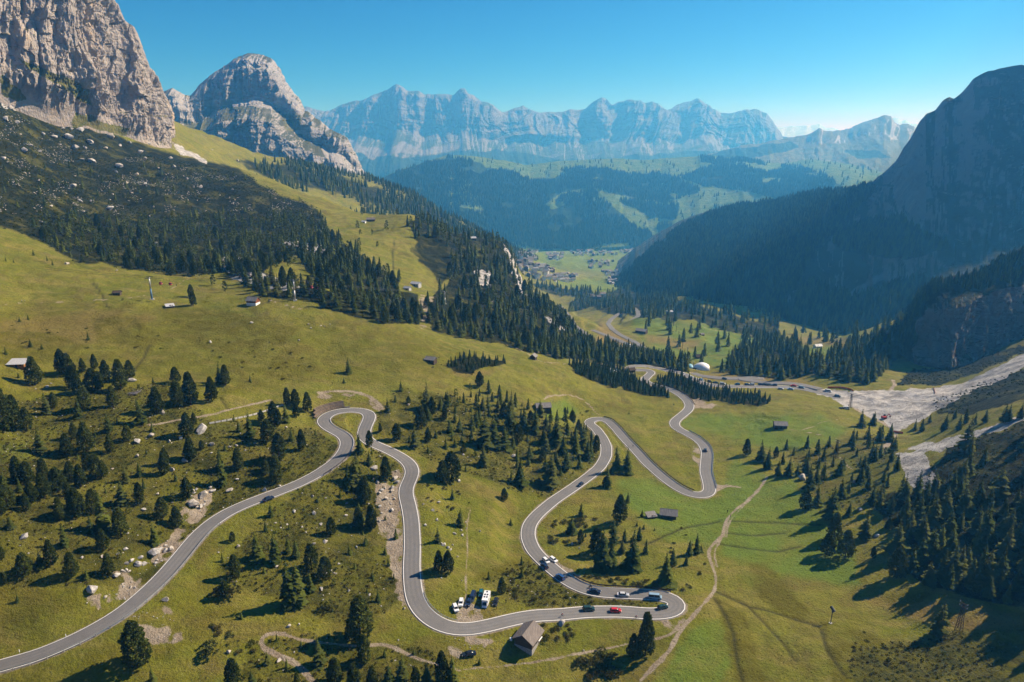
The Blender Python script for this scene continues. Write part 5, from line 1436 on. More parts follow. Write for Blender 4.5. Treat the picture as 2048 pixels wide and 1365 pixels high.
def at(px, py): return Vector(hit([(px, py)])[0])
def heading(px, py, qx, qy):
    a, b = hit([(px, py), (qx, qy)]); return math.atan2(b[1] - a[1], b[0] - a[0])

def planked(name, c, sc=(6, .4, .4)):
    t = NT(name, .9, .1); n = t.noise(1.0, 5, .7, stretch=sc); n2 = t.noise(.5, 3, .6)
    return t.color(t.mix(t.ramp(n2, .3, .7, 0, .5), t.mix(t.ramp(n, .3, .7), tuple(x * .6 for x in c), tuple(min(1, x * 1.35) for x in c)), tuple(x * .7 for x in c)))
M_WOOD = planked('weathered_wood', (.085, .062, .045), (.5, .5, 6)); M_WOODR = planked('red_brown_wood', (.190, .070, .030), (.5, .5, 6)); M_WOODO = planked('orange_wood', (.300, .140, .055), (.5, .5, 6))
M_SHING = planked('grey_shingles', (.230, .215, .205)); M_SHINGB = planked('brown_shingles', (.200, .170, .150)); M_TIN = flat('grey_tin_roof', (.430, .430, .440), .5, .4, .12, 1.2)
M_PLAST = flat('white_plaster', (.780, .760, .720), .9, .1, .08, .6); M_STONE = flat('field_stone', (.300, .285, .260), .95, .05, .3, 2.5)
M_DOOR = flat('dark_door', (.030, .022, .016), .8, .1, .2); M_GLASS = flat('window_glass', (.020, .026, .032), .12, .5, .1); M_WHITE = flat('white_paint', (.800, .800, .790), .4, .4, .04)
M_STEEL = flat('galvanised_steel', (.400, .410, .420), .45, .5, .12, 2, .6); M_RUST = flat('rusty_steel', (.055, .036, .026), .85, .2, .25); M_BLUE = flat('blue_paint', (.060, .150, .260), .5, .4, .1); M_DARK = flat('dark_steel', (.045, .048, .052), .6, .4, .15)
M_RED = flat('red_paint', (.420, .025, .022), .4, .5, .1); M_TYRE = flat('tyre_rubber', (.018, .018, .018), .9, .1, .1); M_ORANGE = flat('orange_mesh', (.620, .120, .045), .8, .1, .2)
M_CONC = flat('pale_concrete', (.430, .420, .400), .9, .1, .12)

def hut(px, py, L, W, H, rise, rz, label, cat='hut', wallm=M_WOOD, roofm=M_SHING, base=None, over=.55, name='wooden_hut', shed=False, win=1, gable=None, dz=0):
    p = at(px, py); r = empty(name, (p.x, p.y, p.z - .15 + dz), rz); tag(r, label, cat)
    x, y = L / 2, W / 2; z0 = 0.0
    b = MB()
    if base:
        b.box(-x - .06, x + .06, -y - .06, y + .06, -1.5, base); b.obj('base_course', M_PLAST if wallm is M_WOODR else M_STONE, r)
    wz = -1.4 if not base else base + .003
    if shed:
        MB().quadbox([(-x, -y, wz), (x, -y, wz), (x, y, wz), (-x, y, wz), (-x, -y, H), (x, -y, H), (x, y, H + rise), (-x, y, H + rise)]).obj('wall', wallm, r)
        t = .16; q = [(-x - over, -y - over, H - rise * over / W + .02), (x + over, -y - over, H - rise * over / W + .02), (x + over, y + over, H + rise + rise * over / W + .02), (-x - over, y + over, H + rise + rise * over / W + .02)]
        MB().quadbox(q + [(a, c, d + t) for a, c, d in q]).obj('roof_panel', roofm, r)
    else:
        w = MB(); w.box(-x, x, -y, y, wz, H)
        for s in (-1, 1): w.poly([(s * x, -y * s, H), (s * x, y * s, H), (s * x, 0, H + rise)])
        w.obj('wall', wallm, r)
        if gable:
            for s in (-1, 1): MB().quadbox([(s * (x + .01), -y, H - .8), (s * (x + .05), -y, H - .8), (s * (x + .05), y, H - .8), (s * (x + .01), y, H - .8), (s * (x + .01), -.05, H + rise - .05), (s * (x + .05), -.05, H + rise - .05), (s * (x + .05), .05, H + rise - .05), (s * (x + .01), .05, H + rise - .05)]).obj('gable_boards', gable, r)
        k = rise / y; t = .18
        for s in (-1, 1):
            q = [(-x - over, s * (y + over), H - k * over + .03), (x + over, s * (y + over), H - k * over + .03), (x + over, s * .012, H + rise + .03), (-x - over, s * .012, H + rise + .03)]
            if s > 0: q = [q[1], q[0], q[3], q[2]]
            MB().quadbox(q + [(a, c, d + t) for a, c, d in q]).obj('roof_panel', roofm, r)
        MB().bar((-x - over, 0, H + rise + .2), (x + over, 0, H + rise + .2), .10, n=5).obj('ridge_board', roofm, r)
    zb = (base or 0)
    MB().box(-.5, .5, -y - .07, -y - .015, zb + .02, zb + 1.95).obj('door', M_DOOR, r)
    for i in range(win):
        wx = x * (.55 if i % 2 == 0 else -.6)
        f = MB().box(wx - .42, wx + .42, -y - .09, -y - .015, zb + 1.0, zb + 1.8).obj('window', M_WHITE if wallm is M_WOODR else M_WOOD, r)
        MB().box(wx - .34, wx + .34, -y - .10, -y - .02, zb + 1.07, zb + 1.73).obj('pane', M_GLASS, f)
    return r

R_ = math.radians
h = hut(38, 733, 7.2, 4.4, 2.1, 1.1, R_(6), 'hut with a pale metal shed roof and orange timber walls at left', wallm=M_WOODO, roofm=M_TIN, shed=True, over=.9)
hut(507, 610, 7.0, 5.2, 3.6, 2.0, R_(-12), 'white based chalet with red brown gable on the meadow edge', 'chalet', wallm=M_WOODR, roofm=M_SHING, base=1.9, win=2, gable=M_WOODR)
hut(235, 590, 4.4, 3.4, 1.9, 1.0, R_(10), 'tiny dark hut just above the thin meadow path', roofm=M_WOOD)
hut(340, 615, 4.6, 3.2, 1.2, .9, R_(35), 'low shed with a bright slanting roof by the eroded gully', roofm=M_TIN, shed=True)
hut(862, 724, 6.2, 4.6, 2.2, 1.3, R_(-20), 'grey roofed hut alone on the middle meadow', roofm=M_SHING)
hut(1086, 820, 8.6, 6.0, 2.9, 1.7, R_(8), 'dark barn with grey roof at the upper edge of the middle grove', 'barn', roofm=M_SHING, win=2)
hut(1067, 718, 4.6, 4.0, 2.3, 1.6, R_(70), 'small grey hut beside the pale track below the wood')
hut(1560, 855, 7.6, 5.4, 2.6, 1.5, R_(-8), 'grey roofed barn on the green meadow left of the gravel works', 'barn', roofm=M_SHING)
hut(1337, 1034, 7.2, 5.0, 2.6, 1.6, R_(-14), 'bright grey roofed barn on the lush meadow inside the bends', 'barn', roofm=M_SHING, over=.7)
hut(1302, 1035, 4.4, 3.0, 1.3, .8, R_(14), 'little shed left of the bright grey roofed barn', 'shed', roofm=M_SHING, shed=True, over=.4)
hut(1056, 1284, 7.4, 6.6, 3.4, 2.2, R_(62), 'big old barn with brown shingle roof just below the road', 'barn', roofm=M_SHINGB, over=.8, win=2, base=.8)
hut(742, 443, 10, 6, 2.8, 1.8, R_(5), 'dark alpine hut on the high ridge meadow', roofm=M_SHINGB)
hut(728, 446, 4.5, 3.5, 1.8, 1.0, R_(-10), 'small pale shed left of the ridge hut', 'shed', wallm=M_PLAST, roofm=M_TIN)
hut(946, 480, 7, 5, 2.6, 1.7, R_(15), 'hut with a pale roof on the wooded ridge crest', roofm=M_TIN)
hut(1263, 744, 5.0, 4.0, 2.3, 1.4, R_(20), 'little dark hut inside the upper hairpin', roofm=M_WOOD)
hut(1283, 666, 14, 9, 3.6, 2.2, R_(-30), 'long barn with pale grey roof on the valley floor', 'barn', roofm=M_SHING)
hut(1398, 716, 7, 5, 1.8, 2.2, R_(5), 'steep dark hut behind the white station roof', roofm=M_WOOD)
hut(1338, 627, 11, 8, 3.6, 2.0, R_(10), 'blue walled lift building on the valley floor', 'building', wallm=M_BLUE, roofm=M_TIN, name='lift_building')
hut(1592, 684, 6, 5, 2.4, 1.8, R_(0), 'brown hut on the dry patch by the valley wood')
hut(1635, 696, 8, 6, 2.8, 1.8, R_(12), 'white hut at the far right of the valley meadow', wallm=M_PLAST, roofm=M_TIN)
hut(1404, 671, 5, 4, 2, 1.3, R_(15), 'tiny hut below the trees on the green valley floor')
hut(832, 572, 9, 5.5, 2.6, 1.4, R_(-25), 'pale lift hut on the gravel platform in the ridge wood', 'building', wallm=M_CONC, roofm=M_TIN, name='lift_building')
hut(815, 580, 6, 4, 2.2, 1.2, R_(-25), 'low shed left of the gravel platform in the ridge wood', 'shed', wallm=M_CONC, roofm=M_TIN)
hut(1194, 597, 22, 13, 5, 3.5, R_(-15), 'dark farmhouse with brown roof at the near end of the valley meadows', 'farmhouse', roofm=M_SHINGB, name='farmhouse', win=2)
hut(1205, 592, 14, 10, 6, 3, R_(20), 'white farmhouse right of the dark farmhouse', 'farmhouse', wallm=M_PLAST, roofm=M_SHINGB, name='farmhouse')
hut(1181, 594, 12, 9, 5, 3, R_(-25), 'small farmhouse left of the dark farmhouse', 'farmhouse', wallm=M_PLAST, roofm=M_SHING, name='farmhouse')
# pale terrace beside the left hut, covered wood beside the big barn
p = at(52, 738); MB().box(-2.6, 2.6, -1.6, 1.6, -.6, .25).obj('terrace', M_CONC); o = scene.objects['terrace']; o.location = p; tag(o, 'pale stone terrace right of the orange walled hut', 'terrace')
p = at(1078, 1282); r = empty('covered_woodpile', p, R_(62)); tag(r, 'white tarpaulin covered woodpile at the right wall of the big barn', 'woodpile')
MB().box(-1.2, 1.2, -.5, .5, -.2, .9).obj('log_stack', M_WOOD, r); MB().quadbox([(-1.35, -.7, .9), (1.35, -.7, .9), (1.35, .7, .95), (-1.35, .7, .95), (-1.3, -.65, 1.0), (1.3, -.65, 1.0), (1.3, .65, 1.12), (-1.3, .65, 1.12)]).obj('tarpaulin', M_WHITE, r)
p = at(1022, 1281); MB().box(-.4, .4, -.3, .3, -.1, .9).obj('water_tank', M_WHITE); o = scene.objects['water_tank']; o.location = p; tag(o, 'small white tank at the left corner of the big barn', 'tank')
# fallen timber
p = at(270, 788); r = empty('collapsed_hut', p, 0); tag(r, 'heap of fallen grey roof timbers on the left slope', 'timber heap')
g = np.random.default_rng(5)
pl = [MB().box(-L / 2, L / 2, -.16, .16, -.05, .05).mesh('plank', planked('grey_plank', (.15, .14, .14))) for L in (4.4, 5.2, 3.6)]
for i in range(22):
    o = link('plank', pl[i % 3], r); a = R_(58 + (i - 11) * 3.0); o.location = ((i - 11) * .17, g.uniform(-1.2, 1.2), .25 + g.random() * .5); o.rotation_euler = (g.uniform(-.2, .2), g.uniform(-.25, .1), a)

# villages in the valley
HW = [M_PLAST, M_PLAST, flat('cream_plaster', (.66, .61, .52), .9, .1, .08), M_WOOD]
HR = [M_SHINGB, flat('brown_tiles', (.23, .195, .175), .85, .1, .15), flat('slate_roof', (.26, .26, .27), .8, .2, .15), M_SHING]
HM = []
for i in range(8):
    L, W, H, rs = ((13, 10, 7, 3), (16, 11, 9, 3.4), (10, 9, 6, 2.8), (22, 12, 10, 3.5), (14, 12, 8, 3.2), (11, 8, 5, 2.6), (18, 10, 8, 3), (12, 11, 9, 3))[i]
    x, y = L / 2, W / 2; w = MB(); w.box(-x, x, -y, y, -4, H)
    for s in (-1, 1): w.poly([(s * x, -y * s, H), (s * x, y * s, H), (s * x, 0, H + rs)])
    for s in (-1, 1):
        for k in range(3):
            for fl in range(int(H // 3)):
                w.box(-x * .7 + k * x * .7 - .6, -x * .7 + k * x * .7 + .6, s * (y + .03) - .03, s * (y + .03) + .03, 1 + fl * 2.8, 2.3 + fl * 2.8, 1)
    q = MB(); o_ = 1.0; kk = rs / y
    for s in (-1, 1):
        c = [(-x - o_, s * (y + o_), H - kk * o_ + .05), (x + o_, s * (y + o_), H - kk * o_ + .05), (x + o_, s * .01, H + rs + .05), (-x - o_, s * .01, H + rs + .05)]
        if s > 0: c = [c[1], c[0], c[3], c[2]]
        q.quadbox(c + [(a, b, d + .3) for a, b, d in c])
    HM.append((w.mesh('wall', [HW[i % 4], M_GLASS]), q.mesh('roof', HR[(i * 3) % 4])))
VIL = [("1040,538 1075,532 1105,540 1110,552 1150,552 1160,560 1130,566 1090,560 1050,552", 90, 16, 'in the near village'),
       ("1035,512 1060,505 1072,520 1065,535 1040,535", 39, 16, 'left of the valley town'), ("1055,495 1080,500 1075,508 1055,506", 15, 19, 'under the slope left of town'),
       ("1093,505 1126,508 1126,522 1098,520", 42, 17, 'between the green fields'), ("1140,500 1185,496 1190,512 1145,512", 51, 20, 'left in the far town'),
       ("1195,500 1250,493 1292,494 1285,505 1230,510 1195,512", 69, 20, 'right in the far town'), ("1176,524 1190,520 1226,524 1222,534 1178,538", 24, 19, 'by the valley road junction'),
       ("1205,545 1238,542 1244,550 1210,552", 27, 16, 'under the right hand forest'), ("1216,556 1238,556 1236,570 1218,570", 12, 14, 'below the right hand forest'),
       ("1312,460 1400,440 1440,430 1400,452 1330,475", 36, 24, 'on the far pastures')]
VILL = {}
for zi, (poly, n, sp, w) in enumerate(VIL):
    m = raster([poly], 0, False); ij = np.argwhere(m > .5); g = np.random.default_rng(900 + zi); pick = ij[g.integers(len(ij), size=n * 6)]
    W3 = hit(np.c_[RX0 + (pick[:, 1] + g.random(len(pick))) * RS, RY0 + (pick[:, 0] + g.random(len(pick))) * RS], 700, 5400)
    if zi == 9: W3 = W3[W3[:, 1] < 5000]
    k = thin(W3[:, 0], W3[:, 1], sp)[:n]
    for i in k:
        v = int(g.integers(8)); r = link('village_house', HM[v][0]); r.location = (*W3[i][:2], W3[i][2] + .2); s = g.uniform(.7, 1.0); r.scale = (s, s, s); r.rotation_euler = (0, 0, R_(g.choice([15, 105, 195, 285])) + g.normal() * .25)
        link('roof', HM[v][1], r)
        vname = f'{("white", "white", "cream", "timber")[v % 4]} house with {("brown", "grey", "slate", "tan")[(0, 3, 2, 1)[(v * 3) % 4]]} roof {w}'
        tag(r, None, 'house'); q = proj(*[np.float64(c) for c in W3[i]]); VILL.setdefault((vname, f'houses {w}'), []).append((float(q[0]), float(q[1]), r))

for (lab, grp), items in VILL.items(): name_set(lab, grp, items)

# ------------------------------------------------------------------ cable car station with the white shell roof
def station():
    p = at(1396, 739); r = empty('cable_car_station', (p.x, p.y, p.z), R_(-6)); tag(r, 'cable car station with a swooping white shell roof', 'station')
    MB().box(-8.2, 7.6, -3.4, 4.2, -2, 2.4).obj('wall', M_DARK, r)
    def shell(x0, x1, hw0, hw1, h0, h1, yo, n=14, mth=9, lean=0):
        b = MB(); t_ = .25
        for lay in (0, 1):
            for i in range(n + 1):
                u = i / n; x = x0 + (x1 - x0) * u
                hw = hw0 + (hw1 - hw0) * math.sin(u * math.pi * .62 + .35); hh = h0 + (h1 - h0) * math.sin(u * 2.4 + .2) 
                for j in range(mth + 1):
                    a = math.pi * j / mth
                    b.V.append((x + lean * math.sin(a), yo - math.cos(a) * hw, max(.2, math.sin(a) * hh) - lay * t_))
        m_ = mth + 1
        for lay in (0, 1):
            o = lay * (n + 1) * m_
            for i in range(n):
                for j in range(mth):
                    f = (o + i * m_ + j, o + i * m_ + j + 1, o + (i + 1) * m_ + j + 1, o + (i + 1) * m_ + j)
                    b.F.append(f if lay else f[::-1]); b.M.append(0)
        return b
    shell(-4.5, 9.6, 3.0, 6.4, 2.0, 6.6, .3).obj('shell_roof', M_WHITE, r, True)
    shell(-10.4, -4.2, 3.2, 5.0, 3.0, 4.8, .8, 8, 9, -1.0).obj('blue_canopy', flat('pale_blue_membrane', (.22, .46, .56), .5, .3, .08), r, True)
    MB().bar((-4.4, .3, .5), (-4.4, .3, 6.4), .25, n=6).obj('roof_rib', M_DARK, r)
    MB().box(-3.8, 4.5, -4.4, -3.42, .1, 2.2).obj('glass_front', M_GLASS, r)
station()

# ------------------------------------------------------------------ lifts and power line
def top_of(foot, hp): return tree_height(foot, hp)
def gondola_tower(px, py, hp, label, low=M_BLUE):
    p = at(px, py); hgt = top_of(p, hp); r = empty('gondola_tower', p, R_(20)); tag(r, label, 'lift tower', 'gondola lift towers')
    MB().box(-1.3, 1.3, -1.3, 1.3, -1, .3).obj('footing', M_CONC, r)
    MB().bar((0, 0, .3), (0, 0, hgt * .5), .62, .5, 10).obj('lower_mast', low, r, True); MB().bar((0, 0, hgt * .5), (0, 0, hgt), .5, .34, 10).obj('upper_mast', M_STEEL, r, True)
    MB().box(-.25, .25, -3.4, 3.4, hgt - .5, hgt).obj('cross_arm', M_STEEL, r)
    for s in (-1, 1): MB().box(-2.0, 2.0, s * 3.0 - .18, s * 3.0 + .18, hgt, hgt + .35).obj('roller_battery', M_DARK, r)
    MB().bar((.55, .35, .5), (.4, .25, hgt - .6), .06, n=4).obj('ladder', M_STEEL, r)
    return p, hgt
T1 = gondola_tower(304, 599, 43, 'tall gondola lift tower with a blue foot on the left meadow')
T2 = gondola_tower(590, 601, 40, 'gondola lift tower standing in the tree belt behind the chalet', M_STEEL)
T3 = gondola_tower(890, 608, 24, 'gondola lift tower above the gravel road in the ridge wood', M_STEEL)
def topv(T, s): return Vector((T[0].x, T[0].y, T[0].z + T[1] + .4)) + Matrix.Rotation(R_(20), 3, 'Z') @ Vector((0, s * 3.0, 0))
far_end = Vector(unproj(-160, 500, 520))
def cable(pts, label, rad=.05):
    b = MB()
    for a, c in zip(pts[:-1], pts[1:]):
        L = (c - a).length; prev = a
        for i in range(1, 11):
            u = i / 10; q = a.lerp(c, u) - Vector((0, 0, 4 * L * .012 * u * (1 - u))); b.bar(prev, q, rad, n=4, caps=False); prev = q
    o = b.obj('lift_cable', M_DARK); tag(o, label, 'cable')
for s, w in ((-1, 'near'), (1, 'far')):
    cable([far_end + Vector((0, s * 3, 0)), topv(T1, s), topv(T2, s), topv(T3, s)], f'{w} haul cable strung between the gondola lift towers', .06)
def cabin(pxt, label, s=-1, A=None, B=None):
    best = min((abs(float(proj(*(A.lerp(B, u)))[0]) - pxt), u) for u in np.linspace(0, 1, 400))[1]
    L = (B - A).length; q = A.lerp(B, best) - Vector((0, 0, 4 * L * .012 * best * (1 - best)))
    r = empty('gondola_cabin', q - Vector((0, 0, 3.3)), R_(20)); tag(r, label, 'gondola cabin', None)
    ring = lambda z, w_, l_: [(math.cos(6.2832 * i / 10) * l_, math.sin(6.2832 * i / 10) * w_, z) for i in range(10)]
    MB().rings([ring(-.9, .5, .55), ring(-.6, .95, 1.05), ring(.1, 1.1, 1.2)]).obj('cabin_shell', M_RED, r, True)
    MB().rings([ring(.1, 1.08, 1.18), ring(.75, .95, 1.0)], cap=False).obj('window_band', M_GLASS, r, True); MB().rings([ring(.75, .97, 1.02), ring(1.05, .5, .55)]).obj('roof', M_RED, r, True)
    MB().bar((0, 0, 1.0), (0, 0, 3.3), .07, n=5).obj('hanger', M_DARK, r)
cabin(320, 'left red gondola cabin hanging beside the tall lift tower', -1, topv(T1, -1), topv(T2, -1)); cabin(339, 'right red gondola cabin hanging beside the tall lift tower', -1, topv(T1, -1), topv(T2, -1))
cabin(622, 'left red gondola cabin over the pale boulders', -1, topv(T2, -1), topv(T3, -1)); cabin(634, 'right red gondola cabin over the pale boulders', -1, topv(T2, -1), topv(T3, -1))
pr = None
for n, (px, py, hp) in enumerate(((1374, 719, 23), (1365, 697, 19), (1357, 679, 15), (1352, 664, 12), (1347, 653, 10), (1343, 643, 9))):
    p = at(px, py); hgt = top_of(p, hp)
    if pr is None:
        pr = empty('chairlift_pylon', p, R_(10)); MB().bar((0, 0, -.5), (0, 0, 1), .32, .22, 6).obj('mast', M_DARK, pr); MB().box(-.12, .12, -.30, .30, .97, 1.0).obj('cross_arm', M_DARK, pr); r = pr
    else: r = copy_tree(pr)
    r.location = p; r.scale = (1, 8, hgt); r.children[0].scale = (1, .125, 1)
    for ch in r.children:
        if ch.name.startswith('mast'): ch.scale = (1, .125, 1)
        else: ch.scale = (1, 1, 1)
    tag(r, f'{("nearest", "second nearest", "third nearest", "fourth nearest", "second farthest", "farthest")[n]} dark chairlift pylon on the green valley floor', 'lift pylon', 'chairlift pylons on the valley floor')
def lattice(px, py, hp, label):
    p = at(px, py); H = top_of(p, hp); r = empty('power_pylon', p, R_(25)); tag(r, label, 'power pylon', None); w = H * .085
    for sx in (-1, 1):
        for sy in (-1, 1): MB().bar((sx * w, sy * w, -.5), (sx * w * .28, sy * w * .28, H), .085, n=4).obj('leg', M_RUST, r)
    b = MB(); n = 9
    for i in range(n):
        a, c = i / n, (i + 1) / n; wa, wc = w * (1 - .72 * a), w * (1 - .72 * c)
        for s in (-1, 1):
            b.bar((-wa, s * wa, a * H), (wc, s * wc, c * H), .05, n=3); b.bar((wa, s * wa, a * H), (-wc, s * wc, c * H), .05, n=3)
            b.bar((s * wa, -wa, a * H), (s * wc, wc, c * H), .05, n=3); b.bar((s * wa, wa, a * H), (s * wc, -wc, c * H), .05, n=3)
    b.obj('bracing', M_RUST, r)
    for q in (.98, .86): 
        arm = MB().box(-.09, .09, -1.5, 1.5, H * q - .1, H * q + .1).obj('cross_arm', M_RUST, r)
        for s in (-1, 1): MB().bar((0, s * 1.35, H * q + .1), (0, s * 1.35, H * q + .55), .10, n=5).obj('insulator', M_CONC, arm)
lattice(1917, 1263, 56, 'rusty lattice power pylon beside the lone larch'); lattice(1671, 916, 36, 'thin lattice power pylon left of the flat topped rock'); lattice(1700, 816, 28, 'thin lattice power pylon at the edge of the gravel works')
p = at(1661, 1247); r = empty('snow_gun', p, R_(30)); Hs = top_of(p, 30); tag(r, 'snow gun on a leaning mast alone in the right meadow', 'snow gun')
MB().box(-.5, .5, -.5, .5, -.3, .25).obj('footing', M_CONC, r); MB().bar((0, 0, .2), (.25, 0, Hs * .75), .16, .12, 8).obj('mast', M_DARK, r); MB().bar((.1, -.9, Hs * .85), (.3, .9, Hs * 1.02), .5, .62, 10).obj('fan_barrel', M_DARK, r); MB().bar((.25, 0, Hs * .7), (.25, 0, Hs * .9), .3, n=6).obj('swivel', M_DARK, r)

# ------------------------------------------------------------------ guard rails, walls, fences
MAIN = RL['main']; MPX, MPY, _ = proj(MAIN[:, 0], MAIN[:, 1], MAIN[:, 2])
def near_i(x, y): return int(np.argmin((MPX - x) ** 2 + (MPY - y) ** 2))
def offset(line, o):
    tg = np.gradient(line[:, :2], axis=0); tg /= np.linalg.norm(tg, axis=1)[:, None] + 1e-9
    return np.c_[line[:, :2] + np.c_[tg[:, 1], -tg[:, 0]] * o, line[:, 2]]
def guard(a, b, side, mat, label, off=3.75, h=.62, th=.34):
    i, j = sorted((near_i(*a), near_i(*b))); L = offset(MAIN[i:j + 1], side * off); r = empty('guard_rail', L[len(L) // 2]); tag(r, label, 'guard rail')
    q = L - np.array(r.location); z0 = hz(L[:, 0], L[:, 1]) - L[:, 2]
    V = []; 
    tg = np.gradient(q[:, :2], axis=0); tg /= np.linalg.norm(tg, axis=1)[:, None] + 1e-9; nn = np.c_[tg[:, 1], -tg[:, 0]]
    prof = [(-.05, h), (.05, h), (.05, h + th), (-.05, h + th)]
    V = np.stack([np.c_[q[:, :2] + nn * o_, q[:, 2] + z_] for o_, z_ in prof], 1); n = len(q); ii = np.arange(n * 4).reshape(n, 4)
    f = np.concatenate([np.stack([ii[:-1, k], ii[:-1, (k + 1) % 4], ii[1:, (k + 1) % 4], ii[1:, k]], -1) for k in range(4)])
    link('rail', np_mesh('rail', V.reshape(-1, 3), f, [mat]), r)
    pm = MB().box(-.07, .07, -.07, .07, -1.2, h + th - .02).mesh('post', mat)
    for k in range(0, n, 2):
        o = link('post', pm, r); o.location = q[k] + np.array((*(nn[k] * .13), 0))
guard((0, 1329), (425, 1043), 1, M_STEEL, 'long steel guard rail on the lower side of the straight road'); guard((640, 950), (652, 841), 1, M_RUST, 'dark guard rail round the walled hairpin entry')
guard((1205, 840), (1384, 989), -1, M_RUST, 'dark guard rail above the road down to the right hairpin', h=.45, th=.55); guard((1340, 1196), (1130, 1157), 1, M_RUST, 'dark guard rail behind the row of cars', h=.4, th=.55)
guard((1420, 975), (1372, 866), 1, M_BLUE, 'blue grey guard rail on the outer side of the right hairpin', h=.4, th=.5); guard((1388, 806), (1300, 766), 1, M_RUST, 'dark guard rail along the spruce plantation road', h=.4, th=.5)
guard((830, 1190), (905, 1258), -1, M_STEEL, 'steel guard rail inside the big left bend', off=3.8, h=.35, th=.25)
# reflector posts at the straight road
for n, (px, py) in enumerate(((39, 1305), (132, 1274), (250, 1200), (1390, 700), (1000, 1230))[:3]):
    p = at(px, py); o = MB().box(-.09, .09, -.07, .07, -.2, 1.0, top=.8).obj('marker_post', M_WHITE); o.location = p; tag(o, f'{("left", "middle", "right")[n]} white marker post beside the straight road', 'post')
# terraced log wall over the hairpin
i, j = near_i(646, 833), near_i(703, 817); r = empty('retaining_wall', MAIN[(i + j) // 2]); tag(r, 'terraced log retaining wall above the left hairpin', 'wall')
base_l = MAIN[i:j + 1]
for k in range(6):
    c = max(0, int(len(base_l) * (.02 + .05 * k))); e = int(len(base_l) * (1 - .02 * k)); q = base_l[c:e]
    A, B_ = offset(q, -(4.4 + .8 * k)) - np.array(r.location), offset(q, -(5.05 + .8 * k)) - np.array(r.location); zt = .42 * (k + 1)
    V = np.stack([A + (0, 0, -1.2), A + (0, 0, zt), B_ + (0, 0, zt), B_ + (0, 0, -1.2)], 1); n = len(q); ii = np.arange(n * 4).reshape(n, 4)
    f = np.concatenate([np.stack([ii[:-1, m_], ii[:-1, m_ + 1], ii[1:, m_ + 1], ii[1:, m_]], -1) for m_ in range(3)])
    link('log_row', np_mesh('log_row', V.reshape(-1, 3), f[:, ::-1], [planked('wall_logs', (.16 + .03 * (k % 2), .125 + .02 * (k % 2), .10))]), r)
# panel fence along the grass ramp
ln = worldline("418,849 448,844 478,838 502,833 526,826 546,819 568,811", 2.6, 3, 5); r = empty('panel_fence', ln[len(ln) // 2]); tag(r, 'low pale panel fence on the lower side of the grass ramp', 'fence')
pm = MB().box(-1.18, 1.18, -.05, .05, .1, .95).mesh('panel', M_CONC); qm = MB().box(-.09, .09, -.09, .09, -.5, 1.1).mesh('post', M_WOOD)
for a, b in zip(ln[:-1], ln[1:]):
    m_ = (a + b) / 2 - np.array(r.location); an = math.atan2(b[1] - a[1], b[0] - a[0])
    o = link('panel', pm, r); o.location = m_; o.rotation_euler = (0, -math.atan2(b[2] - a[2], math.dist(a[:2], b[:2])), an); o = link('post', qm, r); o.location = a - np.array(r.location)
for s, lab in (("1655,777 1680,776 1700,780 1707,784", 'orange mesh fence along the upper edge of the gravel works'), ("1786,865 1796,866 1806,868", 'orange mesh fence at the lower tip of the gravel works'), ("1867,776 1868,782 1870,788", 'short orange barrier inside the gravel fan')):
    ln = worldline(s, 3.0, 1, 3); r = empty('mesh_fence', ln[0]); tag(r, lab, 'fence'); q = ln - ln[0]
    b = MB()
    for a, c in zip(q[:-1], q[1:]): b.quadbox([(a[0], a[1], a[2]), (c[0], c[1], c[2]), (c[0], c[1] + .05, c[2]), (a[0], a[1] + .05, a[2]), (a[0], a[1], a[2] + 1.3), (c[0], c[1], c[2] + 1.3), (c[0], c[1] + .05, c[2] + 1.3), (a[0], a[1] + .05, a[2] + 1.3)])
    b.obj('mesh_strip', M_ORANGE, r)
    for a in q[::2]: o = MB().bar((0, 0, -.3), (0, 0, 1.5), .05, n=4).obj('post', M_STEEL, r); o.location = a

